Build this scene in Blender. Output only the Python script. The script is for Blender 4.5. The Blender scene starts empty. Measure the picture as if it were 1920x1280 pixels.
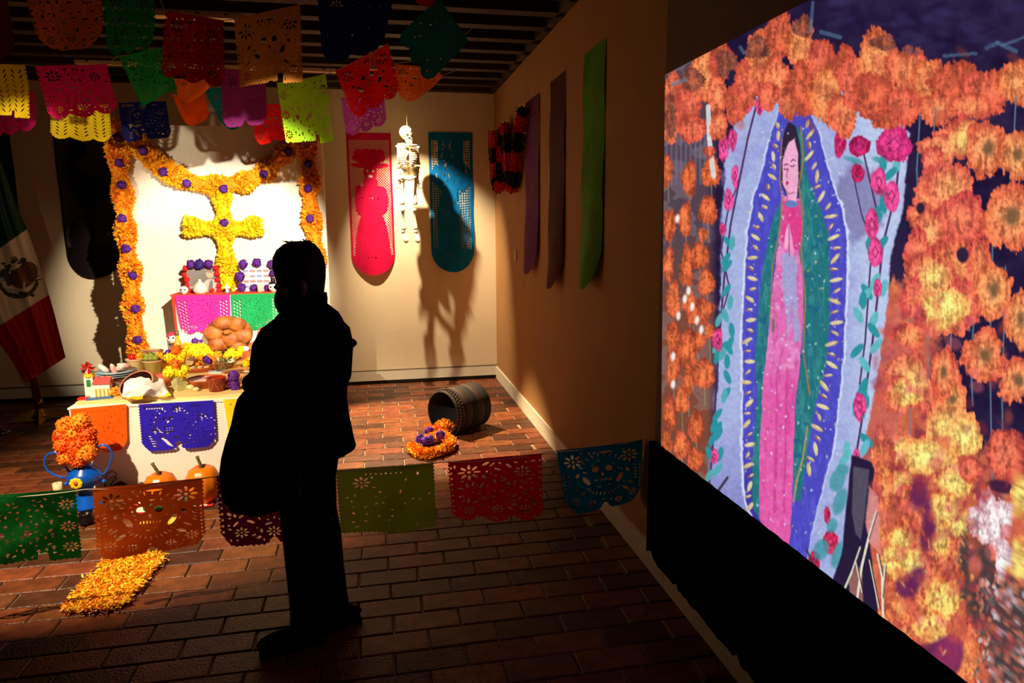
import bpy, math, random
import numpy as np
from mathutils import Vector, Matrix, Quaternion
R_ = random.Random(7)
SC = bpy.context.scene
COL = SC.collection

# ------------------------------------------------------------------ camera
FPX, CX, CY = 1280.0, 960.0, 640.0
def _n(v):
    v = np.array(v, float); return v/np.linalg.norm(v)
_yd = _n([703-CX, 422-CY, FPX])
_xd = _n([(FPX*FPX+218*270)/257., -270, FPX]); _xd = _n(_xd-_yd*_xd.dot(_yd))
_zd = np.cross(_xd, _yd)
if _zd[1] > 0: _zd = -_zd
RW = np.array([_xd, _yd, _zd]); CAM = np.array([0, 0, 1.7])
def at(x, y, Y=None, X=None, Z=None):
    "the point of the plane X=, Y= or Z= seen at a pixel of the 1920x1280 photograph"
    d = RW@np.array([(x-CX)/FPX, (y-CY)/FPX, 1.])
    if Y is not None: t = (Y-CAM[1])/d[1]
    elif X is not None: t = (X-CAM[0])/d[0]
    else: t = (Z-CAM[2])/d[2]
    return Vector(CAM+d*t)
def proj(P):
    q = (np.asarray(P, float)-CAM)@RW
    return CX+FPX*q[..., 0]/q[..., 2], CY+FPX*q[..., 1]/q[..., 2]
cd = bpy.data.cameras.new('camera'); cam = bpy.data.objects.new('camera', cd); COL.objects.link(cam)
cd.lens = 24.0; cd.sensor_width = 36.0; cd.clip_start = .05
m = Matrix.Identity(4)
for i in range(3):
    m[i][0] = RW[i, 0]; m[i][1] = -RW[i, 1]; m[i][2] = -RW[i, 2]; m[i][3] = CAM[i]
cam.matrix_world = m
SC.camera = cam

# ------------------------------------------------------------------ light and exposure
w = bpy.data.worlds.new('world'); SC.world = w; w.use_nodes = True
w.node_tree.nodes['Background'].inputs[0].default_value = (.9, .6, .35, 1)
w.node_tree.nodes['Background'].inputs[1].default_value = 0.0
SC.view_settings.view_transform = 'Standard'; SC.view_settings.look = 'None'
SC.view_settings.gamma = 1; SC.view_settings.use_curve_mapping = False
SC.view_settings.exposure = 0.0
def spot(loc, tgt, power, col, angle, blend=.5, size=.03):
    l = bpy.data.lights.new('track_and_fill_lamp', 'SPOT'); o = bpy.data.objects.new('track_and_fill_lamp', l); COL.objects.link(o)
    o.location = loc; o.rotation_euler = (Vector(tgt)-Vector(loc)).to_track_quat('-Z', 'Y').to_euler()
    l.energy = power; l.color = col; l.spot_size = math.radians(angle); l.spot_blend = blend; l.shadow_soft_size = size
    return o
WARM = (1, .74, .44); NEUT = (1, .80, .54)
spot((0.1, 2.85, 2.66), (-1.28, 6.4, 1.38), 1400, (1, .86, .66), 30, .5, .025)      # altar, from the right
spot((-2.35, 2.7, 2.62), (-1.5, 4.4, .3), 760, NEUT, 60, .5, .025)      # altar front and petal path, from the left
spot((0.083, 6.62, 3.02), (.52, 7.25, 1.45), 520, (1, .80, .53), 64, .8, .015)    # skeleton, from just above it
spot((-.35, 6.35, 3.0), (.26, 5.65, 0), 1700, WARM, 42, .45)                # floor beside the altar
spot((-.9, 5.5, 3.0), (1.28, 5.6, 1.3), 10, WARM, 56, 1)  # added fill to brighten the right wall, no known fixture
spot((-2.5, 3.5, 2.98), (-3.35, 6.8, .55), 14, WARM, 46, .4)            # dim corner with the flag
spot((-2.62, 3.6, 2.3), (-2.25, 5.2, 2.24), 170, NEUT, 22, .5)             # added lamp to brighten the papers at the far left               

# ------------------------------------------------------------------ materials
def lin(c):
    c = [x/255. for x in c]
    return tuple(x/12.92 if x <= .04045 else ((x+.055)/1.055)**2.4 for x in c)
_mats = {}
def mat(name, c, rough=.7, var=.12, scale=8, metal=0, bump=0, bscale=60, trans=0, emit=0, spec=None, c2=None, stretch=None):
    "principled with a noise-driven tint; trans = share of light let through a thin sheet"
    if name in _mats: return _mats[name]
    M = bpy.data.materials.new(name); M.use_nodes = True; nt = M.node_tree; N = nt.nodes; L = nt.links
    b = N['Principled BSDF']; out = N['Material Output']
    c = lin(c)
    b.inputs['Roughness'].default_value = rough; b.inputs['Metallic'].default_value = metal
    if spec is not None: b.inputs['Specular IOR Level'].default_value = spec
    tc = N.new('ShaderNodeTexCoord'); mp = N.new('ShaderNodeMapping'); L.new(tc.outputs['Object'], mp.inputs[0])
    if stretch: mp.inputs['Scale'].default_value = stretch
    no = N.new('ShaderNodeTexNoise'); no.inputs['Scale'].default_value = scale; no.inputs['Detail'].default_value = 4
    L.new(mp.outputs[0], no.inputs[0])
    rp = N.new('ShaderNodeValToRGB'); L.new(no.outputs[0], rp.inputs[0])
    a = [min(1, x*(1+var)) for x in c]; z = [x*(1-var) for x in c] if c2 is None else lin(c2)
    rp.color_ramp.elements[0].position = .35; rp.color_ramp.elements[1].position = .65
    rp.color_ramp.elements[0].color = (*z, 1); rp.color_ramp.elements[1].color = (*a, 1)
    L.new(rp.outputs[0], b.inputs['Base Color'])
    if bump:
        n2 = N.new('ShaderNodeTexNoise'); n2.inputs['Scale'].default_value = bscale; L.new(mp.outputs[0], n2.inputs[0])
        bp = N.new('ShaderNodeBump'); bp.inputs['Strength'].default_value = bump; bp.inputs['Distance'].default_value = .01
        L.new(n2.outputs[0], bp.inputs['Height']); L.new(bp.outputs[0], b.inputs['Normal'])
    if emit:
        L.new(rp.outputs[0], b.inputs['Emission Color']); b.inputs['Emission Strength'].default_value = emit
    if trans:
        t = N.new('ShaderNodeBsdfTranslucent'); L.new(rp.outputs[0], t.inputs[0])
        mx = N.new('ShaderNodeMixShader'); mx.inputs[0].default_value = trans
        L.new(b.outputs[0], mx.inputs[1]); L.new(t.outputs[0], mx.inputs[2]); L.new(mx.outputs[0], out.inputs[0])
    _mats[name] = M
    return M
def glass(name, c, rough=.05):
    if name in _mats: return _mats[name]
    M = bpy.data.materials.new(name); M.use_nodes = True; b = M.node_tree.nodes['Principled BSDF']
    b.inputs['Base Color'].default_value = (*lin(c), 1); b.inputs['Transmission Weight'].default_value = .9
    b.inputs['Roughness'].default_value = rough; _mats[name] = M; return M
def attr_mat(name, rough=.8, emit=False, trans=0):
    "colour comes from the mesh's own colour attribute (flat print)"
    M = bpy.data.materials.new(name); M.use_nodes = True; nt = M.node_tree; N = nt.nodes; L = nt.links
    b = N['Principled BSDF']; a = N.new('ShaderNodeAttribute'); a.attribute_name = 'print'
    b.inputs['Roughness'].default_value = rough
    if emit:
        b.inputs['Base Color'].default_value = (.02, .02, .02, 1); b.inputs['Specular IOR Level'].default_value = 0
        L.new(a.outputs[0], b.inputs['Emission Color']); b.inputs['Emission Strength'].default_value = 1
    else:
        L.new(a.outputs[0], b.inputs['Base Color'])
    if trans:
        t = N.new('ShaderNodeBsdfTranslucent'); L.new(a.outputs[0], t.inputs[0])
        mx = N.new('ShaderNodeMixShader'); mx.inputs[0].default_value = trans
        L.new(b.outputs[0], mx.inputs[1]); L.new(t.outputs[0], mx.inputs[2]); L.new(mx.outputs[0], N['Material Output'].inputs[0])
    return M

# ------------------------------------------------------------------ mesh helpers
WORLD = {}
def wl(o): return WORLD.get(o.name, Vector((0, 0, 0)))
def rot(ax, deg): return Matrix.Rotation(math.radians(deg), 3, ax)
def tag(o, label=None, cat=None, group=None, kind=None):
    if label: o['label'] = label
    if cat: o['category'] = cat
    if group: o['group'] = group
    if kind: o['kind'] = kind
    return o
def thing(name, label, cat, loc, group=None):
    o = bpy.data.objects.new(name, None); COL.objects.link(o); o.empty_display_size = .05
    o.location = loc; WORLD[o.name] = Vector(loc); return tag(o, label, cat, group)
class MB:
    def __init__(s): s.v = []; s.f = []; s.m = []
    def add(s, vs, fs, mi=0):
        k = len(s.v); s.v += [Vector(v) for v in vs]; s.f += [tuple(i+k for i in f) for f in fs]; s.m += [mi]*len(fs); return s
    def box(s, c, d, r=None, mi=0, taper=1):
        c = Vector(c); v = []
        for z in (-.5, .5):
            for x, y in ((-.5, -.5), (.5, -.5), (.5, .5), (-.5, .5)):
                t = taper if z > 0 else 1
                p = Vector((x*d[0]*t, y*d[1]*t, z*d[2]))
                v.append(c+(r@p if r else p))
        return s.add(v, [(3, 2, 1, 0), (4, 5, 6, 7), (0, 1, 5, 4), (1, 2, 6, 5), (2, 3, 7, 6), (3, 0, 4, 7)], mi)
    def tube(s, pts, rad, seg=8, mi=0, cap=True, flat=1.0):
        pts = [Vector(p) for p in pts]; n = len(pts)
        rad = rad if isinstance(rad, (list, tuple)) else [rad]*n
        k = len(s.v); up = None
        for i, p in enumerate(pts):
            d = (pts[min(i+1, n-1)]-pts[max(i-1, 0)])
            d = d.normalized() if d.length > 1e-9 else Vector((0, 0, 1))
            if up is None: up = d.orthogonal().normalized()
            up = (up-d*up.dot(d)); up = up.normalized() if up.length > 1e-6 else d.orthogonal().normalized()
            sd = d.cross(up)
            for j in range(seg):
                a = 2*math.pi*j/seg
                s.v.append(p+up*math.cos(a)*rad[i]*flat+sd*math.sin(a)*rad[i])
        for i in range(n-1):
            for j in range(seg):
                a = k+i*seg+j; b = k+i*seg+(j+1) % seg
                s.f.append((a, b, b+seg, a+seg)); s.m.append(mi)
        if cap:
            s.f.append(tuple(k+j for j in reversed(range(seg)))); s.m.append(mi)
            s.f.append(tuple(k+(n-1)*seg+j for j in range(seg))); s.m.append(mi)
        return s
    def lathe(s, prof, o, seg=20, r=None, mi=0, wob=None):
        o = Vector(o); k = len(s.v)
        for (a, z) in prof:
            for j in range(seg):
                t = 2*math.pi*j/seg; q = a*(1+(wob(t, z) if wob else 0))
                p = Vector((q*math.cos(t), q*math.sin(t), z)); s.v.append(o+(r@p if r else p))
        for i in range(len(prof)-1):
            for j in range(seg):
                a = k+i*seg+j; b = k+i*seg+(j+1) % seg
                s.f.append((a, b, b+seg, a+seg)); s.m.append(mi)
        return s
    def ell(s, c, r3, seg=14, rings=9, r=None, mi=0, dis=None):
        c = Vector(c); k = len(s.v)
        if not isinstance(r3, (list, tuple)): r3 = (r3,)*3
        s.v.append(None)
        def pt(x, y, z):
            d = 1+(dis(x, y, z) if dis else 0)
            p = Vector((x*r3[0]*d, y*r3[1]*d, z*r3[2]*d)); return c+(r@p if r else p)
        s.v[k] = pt(0, 0, 1)
        for i in range(1, rings):
            t = math.pi*i/rings
            for j in range(seg):
                a = 2*math.pi*j/seg
                s.v.append(pt(math.sin(t)*math.cos(a), math.sin(t)*math.sin(a), math.cos(t)))
        s.v.append(pt(0, 0, -1)); e = len(s.v)-1
        for j in range(seg):
            s.f.append((k, k+1+j, k+1+(j+1) % seg)); s.m.append(mi)
            q = k+1+(rings-2)*seg; s.f.append((e, q+(j+1) % seg, q+j)); s.m.append(mi)
        for i in range(rings-2):
            for j in range(seg):
                a = k+1+i*seg+j; b = k+1+i*seg+(j+1) % seg
                s.f.append((a, a+seg, b+seg, b)); s.m.append(mi)
        return s
    def petal(s, c, d, L, W, mi=0, cup=.3):
        "one crinkled petal: a bent leaf of four triangles"
        c = Vector(c); d = Vector(d).normalized(); a = d.cross(Vector((R_.uniform(-1, 1), R_.uniform(-1, 1), R_.uniform(-1, 1))))
        a = a.normalized() if a.length > 1e-4 else d.orthogonal(); n = d.cross(a)
        v = [c, c+d*L*.6+a*W*.5+n*cup*L*.3, c+d*L+n*cup*L*R_.uniform(-.5, .5), c+d*L*.6-a*W*.5+n*cup*L*.3, c+d*L*.55-n*cup*L*.2]
        return s.add(v, [(0, 1, 4), (1, 2, 4), (2, 3, 4), (3, 0, 4)], mi)
    def puff(s, c, r, n, L=None, mis=(0,), ax=None):
        "a many-petalled flower head"
        c = Vector(c); L = L or r*.5; s.ell(c, r*.85, 12, 8, mi=mis[0])
        for i in range(n):
            d = Vector((R_.gauss(0, 1), R_.gauss(0, 1), R_.gauss(0, 1))).normalized()
            s.petal(c+d*r*.74, d+Vector((R_.gauss(0, .3), R_.gauss(0, .3), R_.gauss(0, .3))), L, L*.8, R_.choice(mis))
        return s
    def build(s, name, mats, parent=None, smooth=False, loc=None):
        if not isinstance(mats, (list, tuple)): mats = [mats]
        base = wl(parent) if parent is not None else (Vector(loc) if loc is not None else Vector((0, 0, 0)))
        me = bpy.data.meshes.new(name)
        me.from_pydata([tuple(v-base) for v in s.v], [], s.f)
        for q in mats: me.materials.append(q)
        me.polygons.foreach_set('material_index', s.m)
        if smooth: me.polygons.foreach_set('use_smooth', [True]*len(s.f))
        me.update()
        o = bpy.data.objects.new(name, me); COL.objects.link(o)
        if parent is not None: o.parent = parent
        else: o.location = base
        WORLD[o.name] = base.copy(); return o
def bump3(seed, f, a):
    q = [(R_.uniform(-f, f), R_.uniform(-f, f), R_.uniform(-f, f), R_.uniform(0, 6)) for _ in range(6)]
    return lambda x, y, z: a*sum(math.sin(p[0]*x+p[1]*y+p[2]*z+p[3]) for p in q)/3
def copy_tree(o, parent=None, loc=None):
    c = o.copy(); COL.objects.link(c)
    if parent is not None: c.parent = parent
    if loc is not None: c.location = loc
    WORLD[c.name] = Vector(loc) if loc is not None else wl(o)
    for ch in [x for x in bpy.data.objects if x.parent == o]: copy_tree(ch, c)
    return c

# ------------------------------------------------------------------ the room
XR, YB, H = 1.283, 7.413, 3.05
XL, YF = -4.6, -2.6
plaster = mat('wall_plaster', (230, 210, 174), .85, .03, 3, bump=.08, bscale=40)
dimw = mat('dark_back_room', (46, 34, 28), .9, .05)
plaster_r = mat('right_wall_plaster_dimmed', (168, 120, 68), .88, .05, 2.5, bump=.08, bscale=40)  # same white plaster, with its dim orange light put into the colour
paintw = mat('baseboard_paint', (225, 215, 192), .55, .03)
darkw = mat('dark_timber', (50, 27, 15), .75, .3, 6, stretch=(.5, 8, 8), bump=.2)
def slab(name, lo, hi, m_, kind='structure'):
    lo, hi = Vector(lo), Vector(hi)
    o = MB().box((lo+hi)/2, hi-lo).build(name, m_, loc=(lo+hi)/2); return tag(o, kind=kind)
slab('wall_back', (XL, YB, 0), (XR, YB+.15, 3.3), plaster)
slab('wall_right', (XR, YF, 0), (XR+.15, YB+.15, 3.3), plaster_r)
slab('wall_left', (XL-.15, YF, 0), (XL, YB+.15, 3.3), dimw)
slab('wall_front', (XL, YF-.15, 0), (XR, YF, 3.3), dimw)
slab('ceiling', (XL, YF, 3.17), (XR, YB, 3.32), darkw)
o = MB().box(((XL+XR)/2, YB-.011, .085), (XR-XL, .02, .1)).build('baseboard_back', paintw, loc=((XL+XR)/2, YB, 0)); tag(o, kind='structure')
o = MB().box((XR-.008, (YF+YB)/2, .065), (.016, YB-YF-.04, .13)).build('baseboard_right', paintw, loc=(XR, 0, 0)); tag(o, kind='structure')
o = MB().box(((XL+XR)/2, YB-.006, .018), (XR-XL, .008, .03)).build('trim_1', mat('shadow_gap', (18, 12, 9), .9), loc=((XL+XR)/2, YB, 0)); tag(o, kind='structure')
o = MB().box(((XL+XR)/2, YB-.014, .145), (XR-XL, .012, .012)).build('trim_2', mat('skirting_cap', (120, 100, 78), .8), loc=((XL+XR)/2, YB, .14)); tag(o, kind='structure')
ceil = bpy.data.objects['ceiling']
y = YB-.06
bm = MB().box((0, 0, 0), (XR-XL, .11, .12))
first = None; k = 0
while y > 1.0:
    if first is None:
        first = MB().box(((XL+XR)/2, y, 3.11), (XR-XL, .10, .12)).build('joist', darkw, ceil); y0 = y
    else:
        c = first.copy(); COL.objects.link(c); c.location = (0, y-y0, 0)
    y -= .34
MB().box((XR-.03, (1+YB)/2, 3.10), (.06, YB-1, .1)).build('ledger', darkw, ceil)
# pale rails and a lamp bracket between the joists
rail = mat('pale_painted_rail', (236, 205, 160), .5, .05)
for i, (x0, x1, yy, d, lb) in enumerate(((141, 625, 118, .045, 'long pale lighting rail across the dark joists above the buntings'),
                                  (288, 452, 29, .085, 'short wide pale rail under the joists near the top edge'))):
    a = at(x0, yy, Z=3.03); b = at(x1, yy, Z=3.03); c = (a+b)/2
    t = thing('lighting_rail', lb, 'rail', (c.x, a.y, 3.03))
    MB().box((c.x, a.y, 3.037), (b.x-a.x, d, .03)).build('channel', rail, t)
    for q in (a.x+.1, c.x, b.x-.1): MB().box((q, a.y, 3.045), (.02, d+.02, .012)).build('clip', mat('zinc', (120, 110, 95), .4, metal=.8), t)
a = at(697, 55, Z=3.0); t = thing('lamp_bracket', 'thin pale twin-bar lamp bracket hanging between the dark blue and teal papers', 'bracket', (a.x, a.y, 3.05))
for dx in (-.015, .015): MB().tube([(a.x+dx, a.y, 3.05), (a.x+dx, a.y+.02, 2.76)], .006, 6).build('bar', rail, t)
MB().box((a.x, a.y, 3.04), (.07, .04, .02)).build('plate', rail, t)
MB().box((a.x, a.y+.02, 2.755), (.05, .03, .02)).build('foot', rail, t)

# floor of long bricks laid in running bond, nearest ones single
mortar = mat('mortar', (150, 122, 96), .7, .3, 30)
fl = tag(MB().box(((XL+XR)/2, (YF+YB)/2, -.06), (XR-XL, YB-YF, .1)).build('floor', mortar), kind='structure')
def brickmat(n, c): return mat('brick_'+n, c, .45, .3, 14, bump=.35, bscale=90, spec=.3)
BM = [brickmat('russet', (94, 47, 22)), brickmat('ochre', (112, 62, 28)), brickmat('umber', (68, 36, 18)), brickmat('rose', (112, 56, 30)), brickmat('brown', (90, 52, 27))]
BL, BW, G = .285, .138, .008
def brick_geo(mb, c, w, h, mi=0):
    x, y = c; b = .004; w = w/2-G/2; d = BW/2-G/2
    v = [(x-w, y-d, -.012), (x+w, y-d, -.012), (x+w, y+d, -.012), (x-w, y+d, -.012),
         (x-w, y-d, h-b), (x+w, y-d, h-b), (x+w, y+d, h-b), (x-w, y+d, h-b),
         (x-w+b, y-d+b, h), (x+w-b, y-d+b, h), (x+w-b, y+d-b, h), (x-w+b, y+d-b, h)]
    mb.add(v, [(0, 1, 5, 4), (1, 2, 6, 5), (2, 3, 7, 6), (3, 0, 4, 7), (4, 5, 9, 8), (5, 6, 10, 9), (6, 7, 11, 10), (7, 4, 8, 11), (8, 9, 10, 11)], mi)
cells = []
ny = int((YB-.6)/BW)
for j in range(ny):
    yy = YB-.035-BW*(j+.5); off = (j % 2)*BL/2+R_.uniform(-.012, .012)
    i = 0; x = XR-off
    while x > XL+.1:
        xc = x-BL/2
        if x-BL < XL: break
        px, py = proj((xc, yy, 0))
        cells.append((xc, yy, px, py)); x -= BL
vis = [c for c in cells if -60 < c[2] < 1500 and c[3] < 1330 and c[1] > .8]
vis.sort(key=lambda c: c[1]); near = [c for c in vis if c[3] < 1300][:300]; ns = set((c[0], c[1]) for c in near)
protos = []
for q in range(10):
    mb = MB(); brick_geo(mb, (0, 0), BL, R_.uniform(-.0015, .0015)); protos.append(mb.build('brick', BM[q % 5], fl))
used = set()
for c in near:
    q = R_.randrange(10)
    if q not in used: o = protos[q]; used.add(q)
    else: o = protos[q].copy(); COL.objects.link(o)
    o.location = (c[0], c[1], 0); o.rotation_euler = (0, 0, R_.uniform(-.008, .008))
mb = MB()
for c in cells:
    if (c[0], c[1]) in ns or c[1] < .8: continue
    brick_geo(mb, (c[0], c[1]), BL, R_.uniform(-.0015, .0015), R_.randrange(5))
for j in range(ny):                                            # cut bricks at the right wall
    if j % 2: brick_geo(mb, (XR-BL/4, YB-.035-BW*(j+.5)), BL/2-.02, 0, R_.randrange(5))
tag(mb.build('far_bricks', BM, fl), kind='stuff')

# ------------------------------------------------------------------ cut tissue paper
def ell_(u, v, cx, cy, rx, ry, a=0):
    ca, sa = math.cos(a), math.sin(a); x = (u-cx)*ca+(v-cy)*sa; y = -(u-cx)*sa+(v-cy)*ca
    return (np.sqrt((x/rx)**2+(y/ry)**2)-1)*min(rx, ry)
def box_(u, v, cx, cy, rx, ry, a=0):
    ca, sa = math.cos(a), math.sin(a); x = (u-cx)*ca+(v-cy)*sa; y = -(u-cx)*sa+(v-cy)*ca
    return np.maximum(np.abs(x)-rx, np.abs(y)-ry)
def flower_(u, v, cx, cy, r, n=8, asp=1):
    f = ell_(u, v, cx, cy, r*.16, r*.16*asp)
    for k in range(n):
        a = 2*math.pi*k/n; f = np.minimum(f, ell_(u, v, cx+r*.62*math.cos(a), cy+r*.62*math.sin(a)*asp, r*.3, r*.13, math.atan2(math.sin(a)*asp, math.cos(a))))
    return f
def cut(kind, u, v, seed):
    "positive = paper; u across, v down, both 0..1"
    rr = random.Random(seed); f = np.full(u.shape, 1.0)
    def hole(g): nonlocal f; f = np.minimum(f, g)
    def lace(n, x0=.06, x1=.94, y0=.08, y1=.93, a=(.012, .03), b=(.006, .012), gap=.022):
        "fill the sheet with small leaf-shaped cuts that never run into each other"
        for _ in range(n):
            x, y = rr.uniform(x0, x1), rr.uniform(y0, y1); ra, rb = rr.uniform(*a), rr.uniform(*b); g = ell_(u, v, x, y, ra, rb, rr.uniform(0, 3.1))
            if np.min(f[g < gap*.5], initial=1.) > gap*.35: hole(g)
    if kind == 'feather':                                      # columns of slanted slits
        for cx in (.2, .5, .8):
            for i in range(9):
                y = .12+i*.088
                hole(ell_(u, v, cx-.07, y, .055, .012, .9)); hole(ell_(u, v, cx+.07, y, .055, .012, -.9))
        for i in range(12):
            for x in (.03, .97): hole(ell_(u, v, x, .08+i*.075, .012, .016))
        for i in range(8): hole(box_(u, v, .08+i*.12, .985, .006, .03))
    elif kind == 'skull':
        hole(flower_(u, v, .17, .2, .12)); hole(flower_(u, v, .83, .2, .12))
        for i in range(9):
            a = math.pi*(1.1+.1*i*.88); hole(ell_(u, v, .5+.26*math.cos(a), .38+.25*math.sin(a), .03, .008, a))
        for sx in (-1, 1):
            hole(ell_(u, v, .5+sx*.08, .36, .042, .045)); hole(ell_(u, v, .5+sx*.2, .52, .03, .075, sx*.5))
            hole(ell_(u, v, .5+sx*.3, .42, .035, .02, sx)); hole(ell_(u, v, .5+sx*.27, .7, .06, .02, sx*.7)); hole(ell_(u, v, .5+sx*.33, .62, .05, .012, sx*.7))
            hole(flower_(u, v, .5+sx*.36, .8, .075)); hole(flower_(u, v, .5+sx*.17, .86, .06))
            for i in range(9): hole(ell_(u, v, .5+sx*.46, .38+i*.055, .011, .016)); 
            for i in range(5): hole(ell_(u, v, .5+sx*.4, .37+i*.05, .03, .007, sx*.6))
        hole(ell_(u, v, .5, .45, .015, .03))
        for i in range(7): hole(ell_(u, v, .41+i*.03, .53, .006, .024))
        for i in range(11): a = math.pi*(.1+.08*i); hole(ell_(u, v, .5+.2*math.cos(a), .6+.14*math.sin(a), .006, .03, a-math.pi/2))
        hole(box_(u, v, .36, .1, .012, .02)); hole(box_(u, v, .42, .1, .012, .02)); hole(ell_(u, v, .55, .1, .08, .014))
        hole(ell_(u, v, .5, .92, .05, .012)); lace(320, a=(.012, .034), b=(.006, .010))
    elif kind == 'leafy':
        hole(flower_(u, v, .22, .2, .13)); hole(flower_(u, v, .78, .24, .1))
        for i in range(10):
            for x in (.035, .965): hole(ell_(u, v, x, .1+i*.085, .012, .018))
        for i in range(3): hole(flower_(u, v, .2+.3*i, .8, .08))
        lace(120, a=(.025, .05), b=(.010, .018)); lace(420)
    elif kind == 'crosses':
        for i in range(3):
            for x in (.1, .9): hole(flower_(u, v, x, .2+.3*i, .085, 9))
        for i in range(5):
            for j in range(3):
                x, y = .24+i*.13, .42+j*.18+.03*(i % 2); hole(box_(u, v, x, y, .007, .035, .1)); hole(box_(u, v, x, y-.01, .02, .008, .1))
        lace(300)
        hole(ell_(u, v, .32, .55, .035, .04)); hole(ell_(u, v, .55, .55, .035, .04))
    elif kind == 'bars':                                       # altar front: a fat skull and bars on one half
        for i in range(8): hole(box_(u, v, .08+i*.033, .08, .009, .035))
        for i in range(4): hole(box_(u, v, .7+i*.03, .09, .007, .02))
        hole(flower_(u, v, .5, .13, .085))
        for cx in (.3,):
            hole(ell_(u, v, cx+.03, .33, .026, .036)); hole(ell_(u, v, cx+.11, .31, .03, .036)); hole(ell_(u, v, cx+.075, .4, .014, .03))
            for i in range(4): hole(ell_(u, v, cx+.02+i*.035, .5, .008, .03))
            hole(ell_(u, v, cx+.08, .59, .07, .022))
            for i in range(9):
                a = math.pi*(.55+.11*i); hole(ell_(u, v, cx+.06+.16*math.cos(a), .4-.24*math.sin(a)*-1*.95, .035, .01, a+1.4))
                hole(ell_(u, v, cx+.06+.22*math.cos(a), .42+.3*math.sin(a), .02, .009, a))
        for i in range(6): hole(ell_(u, v, .28+.02*i, .7+.035*i, .05, .009, .6)); hole(ell_(u, v, .1+.012*i, .62+.05*i, .03, .008, .2))
        for i in range(5): hole(ell_(u, v, .2, .74+.04*i, .03, .007, .1))
        hole(ell_(u, v, .47, .72, .035, .03, .6)); hole(ell_(u, v, .2, .56, .04, .03, -.5)); hole(ell_(u, v, .5, .86, .05, .05))
        lace(130, .56, .95, .18, .88, (.010, .03), (.006, .011))
        for i in range(5): hole(ell_(u, v, .78+.03*i, .3+.02*(i % 2), .03, .009, 1.0))
    elif kind == 'diamond':                                    # altar step: lozenge columns at the sides
        for i in range(9):
            for k in range(3):
                for s in (0, 1):
                    x = .07+.055*k; x = 1-x if s else x
                    hole((np.abs(u-x)/.024+np.abs(v-(.16+.088*i+.04*(k % 2)))/.042-1)*.02)
        hole(flower_(u, v, .28, .80, .09)); hole(flower_(u, v, .72, .78, .09))
        lace(300, .25, .77, .10, .9, (.010, .026), (.008, .012))
    elif kind == 'thin':
        hole(flower_(u, v, .25, .22, .1)); 
        for i in range(8): hole(ell_(u, v, .3+i*.05, .1, .008, .014))
        lace(45)
    # outline: pinked sides, shaped lower hem
    return f
def hem(style, u):
    if style == 'two': return .985-.11*np.abs(np.cos(np.pi*u))**6*0-.10*np.exp(-((u-.5)/.05)**2)-.16*(np.exp(-(u/.07)**2)+np.exp(-((u-1)/.07)**2))
    if style == 'round': return .98-.30*np.abs(2*u-1)**3.2
    if style == 'lobe': return .99-.09*np.abs(np.sin(np.pi*u*3))**.5*0-.08*(1-np.abs(np.sin(np.pi*3*u)))-.1*np.abs(2*u-1)**6
    if style == 'split': return .985-.14*((u > .62) & (u < .70))-.05*(u < .62)
    return np.full(np.shape(u), .985)
def march(F, P, name, m_, loc):
    "keep the part of a grid where F > 0, with straight cut edges inside the mixed cells"
    nv, nu = F.shape; V = []; Fc = []; cv = {}; ce = {}
    def vtx(j, i):
        k = (j, i)
        if k not in cv: cv[k] = len(V); V.append(P[j, i])
        return cv[k]
    def edge(a, b):
        k = (a, b) if a < b else (b, a)
        if k not in ce:
            fa, fb = F[k[0]], F[k[1]]; t = fa/(fa-fb); t = min(.97, max(.03, t)); ce[k] = len(V); V.append(P[k[0]]*(1-t)+P[k[1]]*t)
        return ce[k]
    pos = F > 0; full = pos[:-1, :-1] & pos[1:, :-1] & pos[:-1, 1:] & pos[1:, 1:]; anyp = pos[:-1, :-1] | pos[1:, :-1] | pos[:-1, 1:] | pos[1:, 1:]
    for j, i in zip(*np.nonzero(anyp)):
        j = int(j); i = int(i)
        if full[j, i]: Fc.append((vtx(j, i), vtx(j+1, i), vtx(j+1, i+1), vtx(j, i+1))); continue
        cs = [(j, i), (j+1, i), (j+1, i+1), (j, i+1)]; poly = []
        for k in range(4):
            a, b = cs[k], cs[(k+1) % 4]
            if pos[a]: poly.append(vtx(*a))
            if pos[a] != pos[b]: poly.append(edge(a, b))
        if len(poly) > 2: Fc.append(tuple(poly))
    V = np.array(V)-np.array(loc)
    me = bpy.data.meshes.new(name); me.from_pydata(V.tolist(), [], Fc); me.materials.append(m_)
    me.polygons.foreach_set('use_smooth', [True]*len(Fc)); me.update()
    o = bpy.data.objects.new(name, me); COL.objects.link(o); o.location = loc; WORLD[o.name] = Vector(loc); return o
def tissue(name, c, trans=.55):
    return mat('tissue_'+name, c, .8, .14, 5, bump=.25, bscale=18, trans=trans, spec=.2)
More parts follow.
